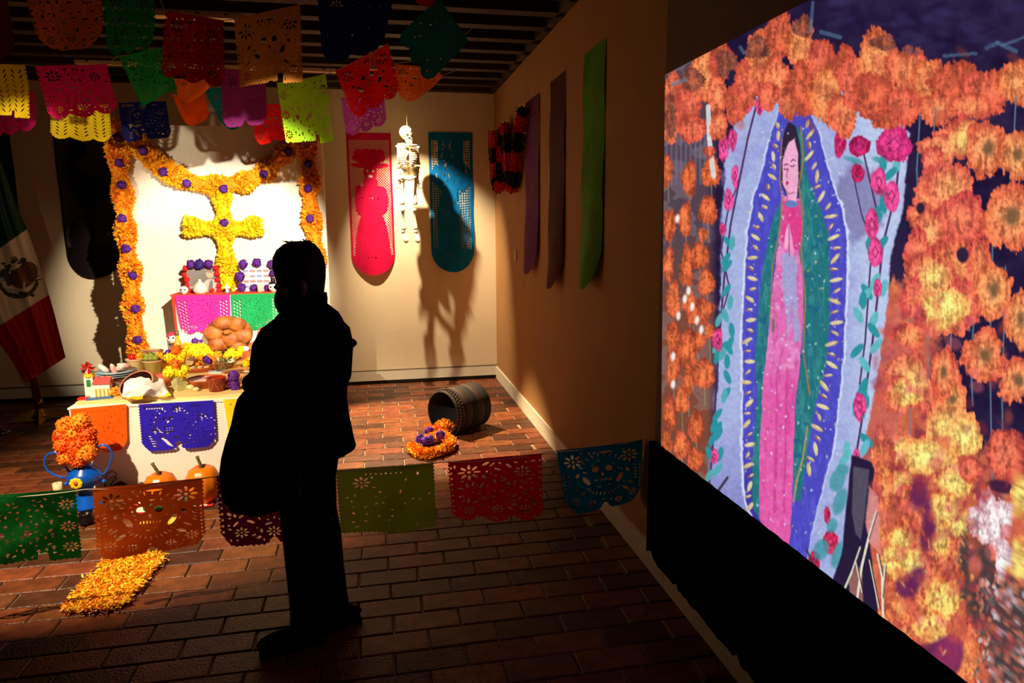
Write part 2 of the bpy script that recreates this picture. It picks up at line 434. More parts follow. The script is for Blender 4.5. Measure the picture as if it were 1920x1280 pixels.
def flag(corners, kind, style, m_, label, seed, n=64, wave=.02, group='cut tissue papers on strings', cat='paper flag'):
    "corners: world points TL, TR, BR, BL"
    TL, TR, BR, BL_ = [np.array(p) for p in corners]
    nrm = np.cross(TR-TL, BL_-TL); nrm /= np.linalg.norm(nrm)
    W_ = np.linalg.norm(TR-TL); Hh = np.linalg.norm(BL_-TL)
    nu, nv = int(n*1.1)+1, int(n*1.1*Hh/W_)+1; nv = max(20, min(120, nv))
    u, v = np.meshgrid(np.linspace(0, 1, nu), np.linspace(0, 1, nv))
    F = cut(kind, u, v, seed)-{'bars': .0015}.get(kind, 0)
    F = np.minimum(F, 1)
    tooth = .018*(1-np.abs((v*18) % 1*2-1)); tooth2 = .02*(1-np.abs((u*20) % 1*2-1))
    F = np.minimum(F, np.minimum(u-.002-tooth, 1-u-.002-tooth)); F = np.minimum(F, hem(style, u)-tooth2-v)
    P = ((1-u)*(1-v))[..., None]*TL+(u*(1-v))[..., None]*TR+(u*v)[..., None]*BR+((1-u)*v)[..., None]*BL_
    rs = random.Random(seed); a, b, c_ = rs.uniform(0, 6), rs.uniform(0, 6), rs.uniform(2, 5)
    dsp = wave*(np.sin(u*c_+a+v*1.5)*v*1.2+.35*np.sin(u*11+b)*v+.2*np.sin(u*5+v*7+a))
    P = P+dsp[..., None]*nrm
    loc = tuple((TL+TR)/2)
    return tag(march(F, P, name_for(kind), m_, loc), label, cat, group)
def name_for(k): return 'paper_flag'

C_ = dict(green=(30, 150, 62), orange=(240, 110, 30), purple=(96, 16, 56), olive=(120, 150, 30), red=(190, 14, 14), blue=(0, 90, 140),
          magenta=(232, 22, 110), yellow=(250, 214, 30), lime=(160, 220, 40), amber=(225, 140, 45), navy=(18, 30, 110), teal=(14, 120, 130),
          violet=(186, 60, 190), plum=(130, 36, 110), indigo=(44, 26, 190), scarlet=(225, 20, 14), pink=(240, 30, 140), maroon=(110, 16, 34), vermilion=(255, 92, 0))
def px4(pts, Y, dy=(0, 0, 0, 0)): return [at(p[0], p[1], Y=Y+d) for p, d in zip(pts, dy)]
def cord(pts, name, label, m_=None, rad=.0022):
    P = [Vector(p) for p in pts]; out = []
    for i in range(len(P)-1):
        L = (P[i+1]-P[i]).length
        for k in range(8):
            t = k/8; q = P[i].lerp(P[i+1], t); q.z -= .03*min(L, .6)*4*t*(1-t); out.append(q)
    out.append(P[-1])
    c = out[len(out)//2]
    return tag(MB().tube(out, rad, 5).build(name, m_ or mat('cotton_cord', (205, 190, 160), .8), loc=c), label, 'string')

# low string across the room, in front of the offering
YS = 3.1
low = [
 ('green', [(-78, 931), (143, 917), (152, 1054), (-62, 1072)], 'crosses', 'split', 'green cut-paper flag with crosses, leftmost on the low string'),
 ('orange', [(171, 915), (382, 896), (386, 1030), (184, 1048)], 'skull', 'two', 'burnt orange cut-paper flag with a big skull on the low string, above the petal path'),
 ('purple', [(403, 893), (606, 877), (618, 1006), (414, 1028)], 'leafy', 'two', 'dark purple cut-paper flag on the low string, partly behind the standing person'),
 ('olive', [(628, 882), (815, 867), (820, 988), (637, 1006)], 'thin', 'flat', 'olive green cut-paper flag on the low string, right of the standing person'),
 ('red', [(838, 866), (1017, 849), (1019, 972), (848, 987)], 'leafy', 'lobe', 'deep red cut-paper flag on the low string, between the olive and the blue one'),
 ('blue', [(1042, 845), (1207, 825), (1204, 938), (1062, 965)], 'skull', 'two', 'dark blue cut-paper flag on the low string, touching the right wall'),
]
for i, (c, p, k, s, lb) in enumerate(low):
    flag(px4(p, YS, (0, 0, .04, .03)), k, s, tissue(c, C_[c], .5), lb, 11+i, 112, .02)
cord([at(-90, 932, Y=YS), at(160, 917, Y=YS), at(395, 894, Y=YS), at(617, 882, Y=YS), at(826, 866, Y=YS), at(1030, 847, Y=YS), at(1209, 822, Y=YS)], 'bunting_string', 'thin pale string carrying the low row of paper flags to the right wall')

# three high strings under the ceiling
YA, YBs, YC = 4.35, 5.2, 5.75
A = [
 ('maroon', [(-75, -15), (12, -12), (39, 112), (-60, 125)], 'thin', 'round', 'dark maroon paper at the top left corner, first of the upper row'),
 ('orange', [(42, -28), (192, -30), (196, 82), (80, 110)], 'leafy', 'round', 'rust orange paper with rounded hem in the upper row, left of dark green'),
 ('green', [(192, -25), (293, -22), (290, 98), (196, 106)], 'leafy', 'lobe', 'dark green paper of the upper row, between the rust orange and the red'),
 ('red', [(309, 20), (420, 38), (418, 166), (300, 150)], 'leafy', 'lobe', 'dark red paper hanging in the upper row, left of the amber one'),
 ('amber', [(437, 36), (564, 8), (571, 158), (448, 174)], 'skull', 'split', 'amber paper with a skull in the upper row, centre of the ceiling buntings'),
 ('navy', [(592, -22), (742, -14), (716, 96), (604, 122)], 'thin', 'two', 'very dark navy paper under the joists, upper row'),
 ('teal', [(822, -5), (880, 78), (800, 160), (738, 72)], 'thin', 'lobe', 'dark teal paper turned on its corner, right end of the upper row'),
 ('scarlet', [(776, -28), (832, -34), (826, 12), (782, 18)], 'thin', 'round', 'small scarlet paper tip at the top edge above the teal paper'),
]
B_ = [
 ('yellow', [(-52, 118), (49, 122), (62, 226), (-40, 220)], 'feather', 'split', 'bright yellow paper with feather cuts at the far left edge, middle row'),
 ('magenta', [(64, 124), (201, 120), (223, 210), (96, 232)], 'leafy', 'lobe', 'magenta paper above the small yellow one, middle row left'),
 ('green', [(220, 106), (308, 88), (336, 170), (266, 204)], 'leafy', 'flat', 'tilted green paper with flowers, below the dark green one'),
 ('orange', [(325, 148), (396, 146), (393, 176), (338, 200)], 'thin', 'round', 'small orange paper showing just under the dark red paper'),
 ('plum', [(414, 128), (500, 134), (499, 232), (420, 244)], 'thin', 'two', 'plum purple paper under the amber paper'),
 ('lime', [(518, 156), (612, 139), (628, 270), (536, 276)], 'crosses', 'split', 'bright lime green paper with flowers, centre of the middle row'),
 ('scarlet', [(628, 133), (728, 82), (752, 180), (664, 226)], 'skull', 'lobe', 'bright scarlet paper turned aslant, right of the lime one'),
 ('orange', [(738, 120), (822, 126), (834, 152), (752, 206)], 'skull', 'round', 'orange paper hanging below the teal one, right end of the middle row'),
]
Cc = [
 ('pink', [(-40, 165), (66, 172), (70, 246), (-30, 262)], 'leafy', 'lobe', 'pink paper behind the bright yellow one at the far left'),
 ('yellow', [(92, 192), (207, 196), (208, 268), (96, 262)], 'feather', 'lobe', 'yellow paper with feather cuts below the magenta one'),
 ('navy', [(220, 192), (312, 190), (322, 258), (230, 270)], 'bars', 'two', 'dark blue paper at the top left corner of the altar panel'),
 ('vermilion', [(322, 178), (384, 174), (398, 228), (350, 244)], 'thin', 'round', 'orange-red paper above the altar panel, left of the small teal paper'),
 ('teal', [(382, 166), (448, 164), (456, 240), (424, 250)], 'thin', 'round', 'small teal paper above the altar panel beside the plum paper'),
 ('scarlet', [(470, 196), (548, 194), (550, 262), (478, 274)], 'skull', 'two', 'red paper above the right arm of the marigold swag'),
 ('violet', [(638, 184), (720, 168), (728, 232), (650, 262)], 'leafy', 'lobe', 'violet paper hanging over the top of the crimson wall banner'),
]
sd = 40
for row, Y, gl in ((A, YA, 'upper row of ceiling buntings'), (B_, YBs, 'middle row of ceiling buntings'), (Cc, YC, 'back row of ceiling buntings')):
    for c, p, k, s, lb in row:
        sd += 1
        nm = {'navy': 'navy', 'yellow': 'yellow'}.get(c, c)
        up_ = Y == YA; cc = tuple(int(q*.72) for q in C_[c]) if up_ else C_[c]  # weaker light on the upper row is put into darker paper colours
        flag(px4(p, Y, (0, R_.uniform(-.05, .05), .03, 0)), k, s, tissue(('shaded_' if up_ else '')+nm, cc, .4 if up_ else .5), lb, sd, 62, .03)
cord([at(x, y, Y=YA) for x, y in ((-80, -16), (12, -14), (45, -28), (192, -30), (293, -22), (309, 20), (420, 38), (437, 36), (564, 8), (592, -22), (742, -14), (822, -6), (905, -60))], 'bunting_string', 'string of the upper row of ceiling buntings')
cord([at(x, y, Y=YBs) for x, y in ((-60, 117), (49, 121), (64, 123), (201, 119), (220, 105), (308, 88), (325, 147), (396, 145), (414, 127), (500, 133), (518, 155), (612, 138), (628, 132), (728, 81), (738, 119), (822, 100), (900, 40))], 'bunting_string', 'string of the middle row of ceiling buntings')
cord([at(x, y, Y=YC) for x, y in ((-60, 164), (66, 171), (92, 191), (207, 195), (220, 191), (312, 189), (322, 177), (384, 173), (448, 163), (470, 195), (548, 193), (638, 183), (720, 167), (860, 130))], 'bunting_string', 'string of the back row of ceiling buntings')

# ------------------------------------------------------------------ long wall banners
def lattice(u, v, pu, pv, diag=False, r=.62):
    if diag: a = ((u/pu+v/pv) % 1)-.5; b = ((u/pu-v/pv) % 1)-.5; return (np.maximum(np.abs(a), np.abs(b))*2-r)*.5
    a = ((u/pu) % 1)-.5; b = ((v/pv) % 1)-.5; return (np.maximum(np.abs(a), np.abs(b))*2-r)*.5
def smin(*a):
    o = a[0]
    for x in a[1:]: o = np.minimum(o, x)
    return o
def banner(kind, P0, du, h, m_, label, nrm, seed, bulge=.04, nu=124, nv=380, round_=.16, name='wall_banner'):
    "P0 top-left, du along the top edge; hangs down h"
    P0 = np.array(P0); du = np.array(du); W_ = np.linalg.norm(du); nrm = np.array(nrm)
    u, v = np.meshgrid(np.linspace(0, 1, nu), np.linspace(0, 1, nv))
    F = np.ones(u.shape)
    inside = smin(u-.055, .945-u, v-.05, .86-v)
    if kind == 'lady':                                         # a hatted lady standing in a lattice field
        body = smin(ell_(u, v, .48, .172, .37, .042), ell_(u, v, .5, .222, .42, .022), ell_(u, v, .26, .14, .10, .028), ell_(u, v, .42, .132, .09, .022), ell_(u, v, .58, .136, .10, .024), ell_(u, v, .74, .142, .10, .03), ell_(u, v, .5, .275, .15, .055),
                    ell_(u, v, .5, .345, .16, .05), ell_(u, v, .5, .43, .34, .075), ell_(u, v, .52, .53, .21, .14), ell_(u, v, .5, .88, .40, .38), ell_(u, v, .24, .46, .10, .10, .1), ell_(u, v, .76, .46, .12, .09))
        L = lattice(u, v, .058, .0190, True, .76)
        F = np.where((inside > 0) & (body > 0), L, 1.0)
        for g in (ell_(u, v, .44, .262, .022, .011), ell_(u, v, .57, .262, .022, .011), box_(u, v, .505, .298, .045, .010), ell_(u, v, .2, .205, .08, .004, .05), ell_(u, v, .78, .205, .08, .004, -.1),
                  ell_(u, v, .46, .445, .01, .01), ell_(u, v, .53, .445, .012, .014), ell_(u, v, .66, .455, .02, .008), ell_(u, v, .3, .45, .02, .005), ell_(u, v, .22, .455, .02, .005),
                  ell_(u, v, .55, .875, .03, .006), ell_(u, v, .38, .875, .015, .006), ell_(u, v, .47, .87, .012, .004)): F = np.minimum(F, g)
    elif kind == 'pair':
        body = smin(box_(u, v, .5, .17, .28, .15), ell_(u, v, .5, .3, .45, .12), ell_(u, v, .5, .35, .12, .2), ell_(u, v, .42, .7, .26, .34), box_(u, v, .5, .96, .6, .13))
        L = lattice(u, v, .055, .0175, False, .66)
        F = np.where((inside > 0) & (body > 0), L, 1.0)
        rs = random.Random(seed)
        for i in range(34):
            F = np.minimum(F, ell_(u, v, rs.uniform(.12, .9), rs.uniform(.06, .32), rs.uniform(.012, .04), rs.uniform(.004, .009), rs.uniform(0, 3)))
        for i in range(16): F = np.minimum(F, ell_(u, v, rs.uniform(.3, .8), rs.uniform(.34, .52), .014, .006, rs.uniform(0, 3)))
        for i in range(4): F = np.minimum(F, ell_(u, v, .36+.05*i, .866, .02, .005, .4))
    elif kind == 'net':
        body = smin(ell_(u, v, .42, .14, .15, .06), ell_(u, v, .5, .42, .2, .13), ell_(u, v, .75, .4, .14, .08), ell_(u, v, .35, .72, .24, .14), box_(u, v, .5, .95, .6, .16), ell_(u, v, .3, .3, .1, .14))
        L = lattice(u, v, .055, .018, True, .5)
        F = np.where((inside > 0) & (body > 0), L, 1.0)
    else:
        rs = random.Random(seed)
        for i in range(40): F = np.minimum(F, ell_(u, v, rs.uniform(.1, .9), rs.uniform(.05, .9), .02, .004, rs.uniform(0, 3)))
        for i in range(5): F = np.minimum(F, box_(u, v, .55+.06*(i % 3), .7+.01*i, .02, .003))
    tooth = .012*(1-np.abs((v*60) % 1*2-1))
    rv = np.clip((v-(1-round_))/round_, 0, 1); ew = .5*(1-np.sqrt(np.clip(1-rv**2, 0, 1)))
    F = smin(F, u-.002-tooth-ew, 1-u-.002-tooth-ew)
    side = np.sin(u*math.pi)
    off = .006+bulge*(v**2.2)*(side*.8+.2)+.006*np.sin(u*7+seed)*v+.004*np.sin(v*16+seed*2)
    P = P0+u[..., None]*du+np.array([0, 0, -h])*v[..., None]+off[..., None]*nrm
    o = march(F, P, name, m_, tuple(P0+du/2)); return tag(o, label, 'banner', 'long paper banners on the walls')
def wallb(kind, pxl, pxr, pyt, pyb, c, label, seed, **k):
    a = at(pxl, pyt, Y=YB); b = at(pxr, pyt, Y=YB); bb = at((pxl+pxr)/2+8, pyb, Y=YB-.05)
    return banner(kind, a, (b.x-a.x, 0, 0), a.z-bb.z, c, label, (0, -1, 0), seed, **k)
wallb('lady', 648, 733, 248, 516, tissue('crimson', (214, 6, 70), .25), 'crimson cut-paper banner with a hatted lady, left of the hanging skeleton', 3)
wallb('pair', 802, 886, 248, 510, tissue('azure', (0, 118, 190), .25), 'azure cut-paper banner right of the hanging skeleton', 4, bulge=.08)
wallb('net', 96, 203, 238, 522, tissue('black', (20, 9, 14), .15), 'black cut-paper banner on the dim wall left of the altar panel', 5)
wallb('plain', -70, 17, 232, 500, tissue('bottle_green', (14, 60, 22), .2), 'dark green banner cut off by the left edge, behind the flag', 6, nu=40, nv=120)
for (Y0, Y1, zt, zb, c, col, lb, sdd) in ((5.83, 5.334, 2.69, 1.285, 'aubergine', (112, 40, 104), 'purple paper banner on the right wall, nearest the corner', 7),
                                 (5.005, 4.593, 2.70, 1.23, 'oxblood', (84, 26, 26), 'dark maroon paper banner on the right wall, middle of the three', 8),
                                 (4.188, 3.775, 2.70, 1.30, 'grass', (92, 160, 20), 'leaf green paper banner on the right wall, nearest the projection', 9)):
    banner('plain', (XR, Y0, zt), (0, Y1-Y0, 0), zt-zb, tissue(c, col, .25), lb, (-1, 0, 0), sdd, bulge=.07, nu=44, nv=130, round_=.2)

# ------------------------------------------------------------------ altar: panel, step, table
YP = 6.6
whitep = mat('white_paint', (238, 232, 218), .7, .03)
cloth_w = mat('white_cloth', (240, 234, 220), .85, .03, bump=.1)
PXL, PXR, PZ = -2.09, -.44, 2.565
t = thing('backdrop_panel', 'tall white free-standing panel behind the altar, framed by marigold garlands', 'panel', ((PXL+PXR)/2, YP, 0))
MB().box(((PXL+PXR)/2, YP+.02, PZ/2), (PXR-PXL, .04, PZ)).build('board', whitep, t)
for x in (PXL+.2, PXR-.2): MB().box((x, YP+.2, .03), (.05, .36, .06)).box((x, YP+.07, .5), (.05, .05, .95)).build('foot', whitep, t)
TZ, TY0, TY1, TX0, TX1 = .552, 4.72, 6.55, -1.975, -.44
t = thing('altar_table', 'long low altar table covered to the floor in white cloth', 'table', ((TX0+TX1)/2, 5.6, 0))
MB().box(((TX0+TX1)/2, (TY0+TY1)/2, TZ/2), (TX1-TX0, TY1-TY0, TZ)).build('cloth_skirt', cloth_w, t)
MB().box(((TX0+TX1)/2, (TY0+TY1)/2, TZ+.001), (TX1-TX0+.012, TY1-TY0+.012, .012)).build('tabletop', cloth_w, t)
TZ += .007
pine = mat('pale_pine', (226, 196, 128), .6, .2, 5, stretch=(1, 14, 14), bump=.15)
t = thing('plank_top', 'pale pine plank board lying on the white altar table under the offerings', 'board', ((TX0+TX1)/2, 5.5, TZ))
for i in range(9):
    y = TY0+.05+i*.17; x0 = TX0+.035+R_.uniform(0, .015)
    MB().box(((x0+TX1)/2, y+.085, TZ+.0125), (TX1-x0, .165, .025+R_.uniform(-.001, .001))).build('plank', pine, t)
MB().tube([(TX0+.03, TY0+.055, TZ+.013), (TX0+.03, 6.24, TZ+.013)], .013, 8).build('rolled_edge', pine, t)
ZT = TZ+.025
SY = 6.3; SZ = 1.115; SX0, SX1 = -1.735, -.77
redc = mat('vermilion_cloth', (240, 70, 30), .8, .1)
t = thing('altar_step', 'raised white box at the back of the altar with a vermilion top cloth', 'box', ((SX0+SX1)/2, 6.42, ZT))
MB().box(((SX0+SX1)/2, 6.425, (ZT+SZ)/2), (SX1-SX0, .24, SZ-ZT-.002)).build('cloth_skirt', cloth_w, t)
MB().box(((SX0+SX1)/2, 6.425, SZ+.002), (SX1-SX0+.03, .262, .012)).build('top_cloth', redc, t)
for x, s in ((SX0-.006, -1), (SX1+.02, 1)):
    v = [(x, SY-.004, SZ), (x+.03*(s < 0)+.06*(s > 0), SY-.010, SZ), (x+.03, SY-.008, SZ-.34), (x+.012, SY-.004, SZ-.36), (x, SY+.02, SZ), (x+.012, SY+.02, SZ-.36)]
    MB().add(v, [(0, 1, 2, 3), (4, 0, 3, 5), (1, 4, 5, 2)]).build('hanging_corner', redc, t)
SZ += .008
def aflag(pts, Y, k, s, c, lb, sd, n=90, tr=.15):
    return flag([at(p[0], p[1], Y=Y) for p in pts], k, s, tissue(c+'_altar', C_[c], tr), lb, sd, n, .006, 'cut tissue papers taped to the altar')
aflag([(131, 767), (238, 757), (240, 843), (136, 862)], TY0-.02, 'thin', 'two', 'vermilion', 'orange tissue paper on the left end of the altar front, behind the marigold vase', 70)
aflag([(258, 758), (402, 750), (406, 838), (266, 849)], TY0-.02, 'bars', 'two', 'indigo', 'indigo tissue paper with a skull in the middle of the altar front', 71, 110)
aflag([(417, 749), (560, 741), (562, 826), (432, 838)], TY0-.02, 'thin', 'two', 'yellow', 'yellow tissue paper on the altar front, mostly behind the person', 72)
C_['fuchsia'] = (226, 50, 170); C_['jade'] = (30, 168, 96)
aflag([(326, 554), (432, 552), (434, 624), (340, 627)], SY-.02, 'diamond', 'lobe', 'fuchsia', 'fuchsia tissue paper with lozenge cuts on the raised altar step', 73, 100)
aflag([(432, 552), (529, 549), (531, 614), (436, 626)], SY-.021, 'diamond', 'round', 'jade', 'jade green tissue paper on the raised altar step, right of the fuchsia one', 74, 100)

# marigold garlands
MG = [mat('marigold_orange', (255, 150, 0), .75, .15, 20), mat('marigold_gold', (255, 182, 6), .75, .15, 20), mat('marigold_deep', (240, 116, 0), .75, .15, 20)]
MY = [mat('marigold_yellow', (255, 214, 0), .75, .12, 20), mat('marigold_lemon', (255, 228, 20), .75, .12, 20), mat('marigold_amber', (255, 186, 0), .75, .12, 20)]
PUR = mat('purple_crepe', (84, 22, 132), .75, .35, 40, bump=.5, bscale=90)
def pompom(c, r, parent, m_=PUR, name='paper_rose', sq=.75):
    mb = MB(); d = bump3(0, 7, .16)
    mb.ell(c, (r, r*sq, r), 16, 12, dis=lambda x, y, z: d(x, y, z)+.1*math.sin(9*math.atan2(z, x)+7*math.hypot(x, z)))
    for i in range(14):
        a = R_.uniform(0, 6.28); q = Vector((math.cos(a), -.5, math.sin(a)))
        mb.petal(Vector(c)+q*r*.55, q+Vector((0, -.4, 0)), r*.6, r*.6)
    return mb.build(name, m_, parent, True)
def garland(name, label, cat, paths, rad, dens, mats, roses, grp='marigold garlands on the altar panel', L=.042, flat=.6):
    p0 = Vector(paths[0][0]); t = thing(name, label, cat, p0, grp)
    mb = MB()
    for path in paths:
        P = [Vector(p) for p in path]
        mb.tube(P, rad*.62, 8, 0, True)
        for i in range(len(P)-1):
            a, b = P[i], P[i+1]; ln = (b-a).length; d = (b-a).normalized(); n = int(ln*dens)
            sd = d.cross(Vector((0, 1, 0))); sd = sd.normalized() if sd.length > .1 else Vector((1, 0, 0)); fr = d.cross(sd)
            if fr.y > 0: fr = -fr
            for k in range(n):
                q = a.lerp(b, R_.random()); th = R_.uniform(-.35, math.pi+.35)
                o_ = sd*math.cos(th)+fr*math.sin(th)*flat
                w_ = 1+.22*math.sin(q.z*19+q.x*23)
                mb.petal(q+o_*rad*.55*w_, o_+Vector((R_.gauss(0, .5), R_.gauss(0, .3), R_.gauss(0, .5))), L*R_.uniform(.7, 1.3)*w_, L*.8, R_.randrange(len(mats)))
    tag(mb.build('petals', mats, t), kind='stuff')
    for c in roses: pompom(c, .036, t)
    return t
Yg = YP-.075
def pts_(l, Y=Yg): return [at(x, y, Y=Y) for x, y in l]
garland('marigold_garland', 'orange marigold garland with purple paper roses down the left edge of the altar panel', 'garland',
        [pts_(((213, 225), (222, 300), (232, 380), (237, 450), (246, 520), (250, 590), (258, 640), (258, 672)))], .078, 1500, MG,
        pts_(((220, 257), (223, 305), (228, 347), (229, 409), (237, 466), (249, 516), (254, 579), (258, 637)), Yg-.05))
garland('marigold_garland', 'orange marigold garland down the right edge of the altar panel, ending behind the head', 'garland',
        [pts_(((566, 222), (576, 270), (580, 330), (582, 390), (590, 450), (596, 520)))], .075, 1500, MG,
        pts_(((578, 307), (578, 353), (581, 410)), Yg-.05))
garland('marigold_garland', 'marigold swag drooping across the top of the altar panel above the cross', 'garland',
        [pts_(((252, 262), (275, 288), (305, 314), (335, 332), (370, 345), (418, 348), (465, 340), (500, 318), (530, 290), (552, 262)))], .078, 1500, [MG[0], MG[1], MY[2]],
        pts_(((268, 283), (306, 322), (351, 344), (419, 354), (495, 326), (541, 284)), Yg-.06))
garland('marigold_cross', 'yellow marigold cross with a purple rose at its centre, on the altar panel', 'cross',
        [pts_(((416, 362), (420, 420), (424, 480), (428, 540))), pts_(((346, 423), (382, 428), (420, 428), (460, 428), (490, 422)))], .068, 2000, MY, pts_(((420, 418),), Yg-.05), grp=None)

# ------------------------------------------------------------------ hanging skeleton
YK = 6.95
bone = mat('bone_plastic', (242, 230, 200), .55, .06)
def K(x, y, dy=0): return at(x, y, Y=YK+dy)
t = thing('skeleton', 'small white plastic skeleton hanging on a cord between the two cut-paper wall banners', 'skeleton', K(763, 236))
sk = MB(); c = K(761, 249)
sk.ell(c+Vector((0, .01, .004)), (.062, .07, .064), 18, 12)
sk.ell(K(767, 262, -.02), (.040, .045, .042), 12, 8)
sk.box(K(768, 268, -.02), (.05, .05, .022), taper=.8)
sk.ell(K(770, 252, -.05), (.02, .02, .012), 8, 6)
sk.build('skull', bone, t, True)
dk = mat('socket_shadow', (40, 26, 16), .9)
so = MB(); so.ell(K(764, 252, -.075), (.013, .01, .013), 10, 6); so.ell(K(772, 252, -.066), (.010, .01, .012), 10, 6); so.ell(K(770, 259, -.068), (.006, .008, .008), 8, 5)
so.build('eye_sockets', dk, t, True)
so = MB()
for i in range(6): so.box(K(763.5+i*1.6, 264.5, -.062), (.005, .006, .012))
so.build('teeth', bone, t)
mb = MB()
for i in range(20): mb.ell(K(764+.15*i, 272+i*2.9, .03), (.016, .02, .010), 8, 6)
mb.build('spine', bone, t, True)
mb = MB()
for i in range(9):
    y = 274+i*3.9; hw = (13, 15.5, 17, 17.5, 17.5, 17, 16, 14, 11)[i]/188*1.02; cz = K(764, y).z; cx = K(764, y).x
    for s in (-1, 1):
        pts = [Vector((cx+s*hw*math.sin(a), YK+.03-.052*(1-math.cos(a))*.95, cz-.03*math.sin(a/2)-.005)) for a in [math.pi*q/10 for q in range(0, 10)]]
        mb.tube(pts, .0095, 6)
mb.box(K(764, 286, -.065), (.03, .012, .15)); mb.build('ribcage', bone, t, True)
mb = MB()
mb.tube([K(746, 271, -.05), K(757, 270, -.08), K(764, 272, -.09), K(772, 272, -.08), K(782, 273, -.05)], .010, 6)
mb.build('collar_bones', bone, t, True)
for s, x in ((-1, 752), (1, 776)): MB().box(K(x, 281, .05), (.065, .012, .085), taper=1.2).build('shoulder_blade', bone, t)
def longbone(a, b, r, nm, y=0):
    a = K(*a, y); b = K(*b, y); pts = [a.lerp(b, q) for q in (0, .05, .14, .5, .86, .95, 1)]
    mb = MB().tube(pts, [r*1.1, r*1.7, r, r*.8, r, r*1.7, r*1.1], 8); mb.build(nm, bone, t, True)
longbone((747, 272), (748, 308), .017, 'humerus'); longbone((783, 274), (784, 309), .017, 'humerus')
longbone((748, 311), (749, 337), .014, 'forearm'); longbone((784, 312), (782, 339), .014, 'forearm')
longbone((756, 334), (754, 384), .016, 'thigh_bone'); longbone((779, 334), (778, 384), .016, 'thigh_bone')
longbone((755, 391), (757, 431), .016, 'shin_bone'); longbone((777, 391), (780, 430), .016, 'shin_bone')
for x, dx in ((749, 1), (783, 2)):
    mb = MB(); mb.ell(K(x, 341), (.018, .012, .02), 8, 6)
    for k in range(5): mb.tube([K(x-4+k*2, 343), K(x-5+k*2.6+dx, 350), K(x-5+k*3+dx, 357-abs(k-2)*1.4)], [.005, .0045, .003], 5)
    mb.build('hand', bone, t, True)
for a, b in (((756, 434), (762, 456)), ((780, 434), (784, 456))):
    mb = MB(); A0, B0 = K(*a), K(*b, -.06); mb.ell(A0, (.022, .03, .022), 8, 6)
    for k in range(5): mb.tube([A0, A0.lerp(B0, .6)+Vector(((k-2)*.008, 0, 0)), B0+Vector(((k-2)*.010, 0, abs(k-2)*.008))], [.012, .009, .006], 6)
    mb.build('foot', bone, t, True)
mb = MB()
for s, x in ((-1, 757), (1, 777)): mb.ell(K(x, 321, .0), (.05, .035, .045), 12, 8, r=rot('Y', 25*s))
mb.tube([K(752, 330, -.02), K(760, 335, -.04), K(767, 337, -.05), K(774, 335, -.04), K(780, 330, -.02)], .012, 8)
mb.box(K(767, 320, .03), (.045, .03, .06)); mb.build('pelvis', bone, t, True)
k0 = K(763, 236); MB().tube([k0, (k0.x, k0.y, 3.05)], .0015, 4).build('cord', mat('nylon_cord', (150, 130, 100), .6), t)

# ------------------------------------------------------------------ red and black paper chain on the right wall
RC = mat('red_crepe', (214, 34, 14), .8, .2, 30); BC = mat('ink_crepe', (20, 10, 44), .8, .3, 30)
t = thing('paper_chain', 'red and black scalloped paper garland hung in a zigzag in the wall corner', 'garland', (XR-.05, 6.6, 2.3))
wpx = [(925, 246), (926, 290), (929, 335), (934, 354), (939, 342), (941, 300), (944, 246), (948, 236), (951, 290), (954, 335), (960, 354), (966, 338), (970, 290), (975, 236), (981, 203)]
W_ = [at(x, y, X=XR-.06) for x, y in wpx]; mb = MB(); s_ = 0; segs = []
for i in range(len(W_)-1):
    ln = (W_[i+1]-W_[i]).length; n = max(2, int(ln/.018))
    for k in range(n):
        p = W_[i].lerp(W_[i+1], k/n); d = (W_[i+1]-W_[i]).normalized(); mi = int((s_+ln*k/n)/.17) % 2
        sd = d.cross(Vector((1, 0, 0)))
        sd = sd.normalized() if sd.length > .1 else Vector((0, 1, 0)); f = d.cross(sd)
        mb.tube([p, p+d*.013], [.042, .024], 10, mi)
        for q in range(9):
            a = 2*math.pi*q/9; o_ = sd*math.cos(a)+f*math.sin(a); mb.petal(p+o_*.034, o_, .026, .026, mi)
    s_ += ln
mb.build('scalloped_loops', [RC, BC], t)
MB().box(at(966, 478, X=XR-.006), (.006, .09, .10)).build('wall_label', mat('label_card', (196, 170, 130), .6), loc=at(966, 478, X=XR-.006))
tag(bpy.data.objects['wall_label'], 'small pale caption card on the right wall below the zigzag garland', 'label')

# ------------------------------------------------------------------ national flag on its pole
FY = 6.62
base = at(76, 786, Z=0); t = thing('flag_pole', 'dark wooden flag pole on a brass star base at the left', 'pole', base)
wood = mat('varnished_pole', (110, 46, 18), .35, .2, 6, stretch=(8, 8, 1)); brass = mat('brass', (190, 150, 70), .3, .1, metal=1)
top = at(-40, 150, Y=FY+.0); pa = Vector((base.x, base.y, .1))
MB().tube([pa, top], .032, 12).build('pole', wood, t, True)
MB().lathe([(.0, .19), (.028, .19), (.032, .15), (.02, .12), (.045, .06), (.075, .03), (.02, .02)], base, 16).build('collar', brass, t, True)
for k in range(4):
    a = .35+k*math.pi/2; d = Vector((math.cos(a), math.sin(a), 0)); q = d.cross(Vector((0, 0, 1)))
    mb = MB(); mb.add([base+d*.03+q*.05+Vector((0, 0, .006)), base+d*.03-q*.05+Vector((0, 0, .006)), base+d*.26+Vector((0, 0, .004)), base+d*.03+Vector((0, 0, .10)), base+d*.22+Vector((0, 0, .02))],
           [(0, 2, 4, 3), (1, 3, 4, 2), (0, 3, 1), (0, 1, 2)]); mb.build('base_leg', brass, t)
lf = at(72, 800, Y=6.5)
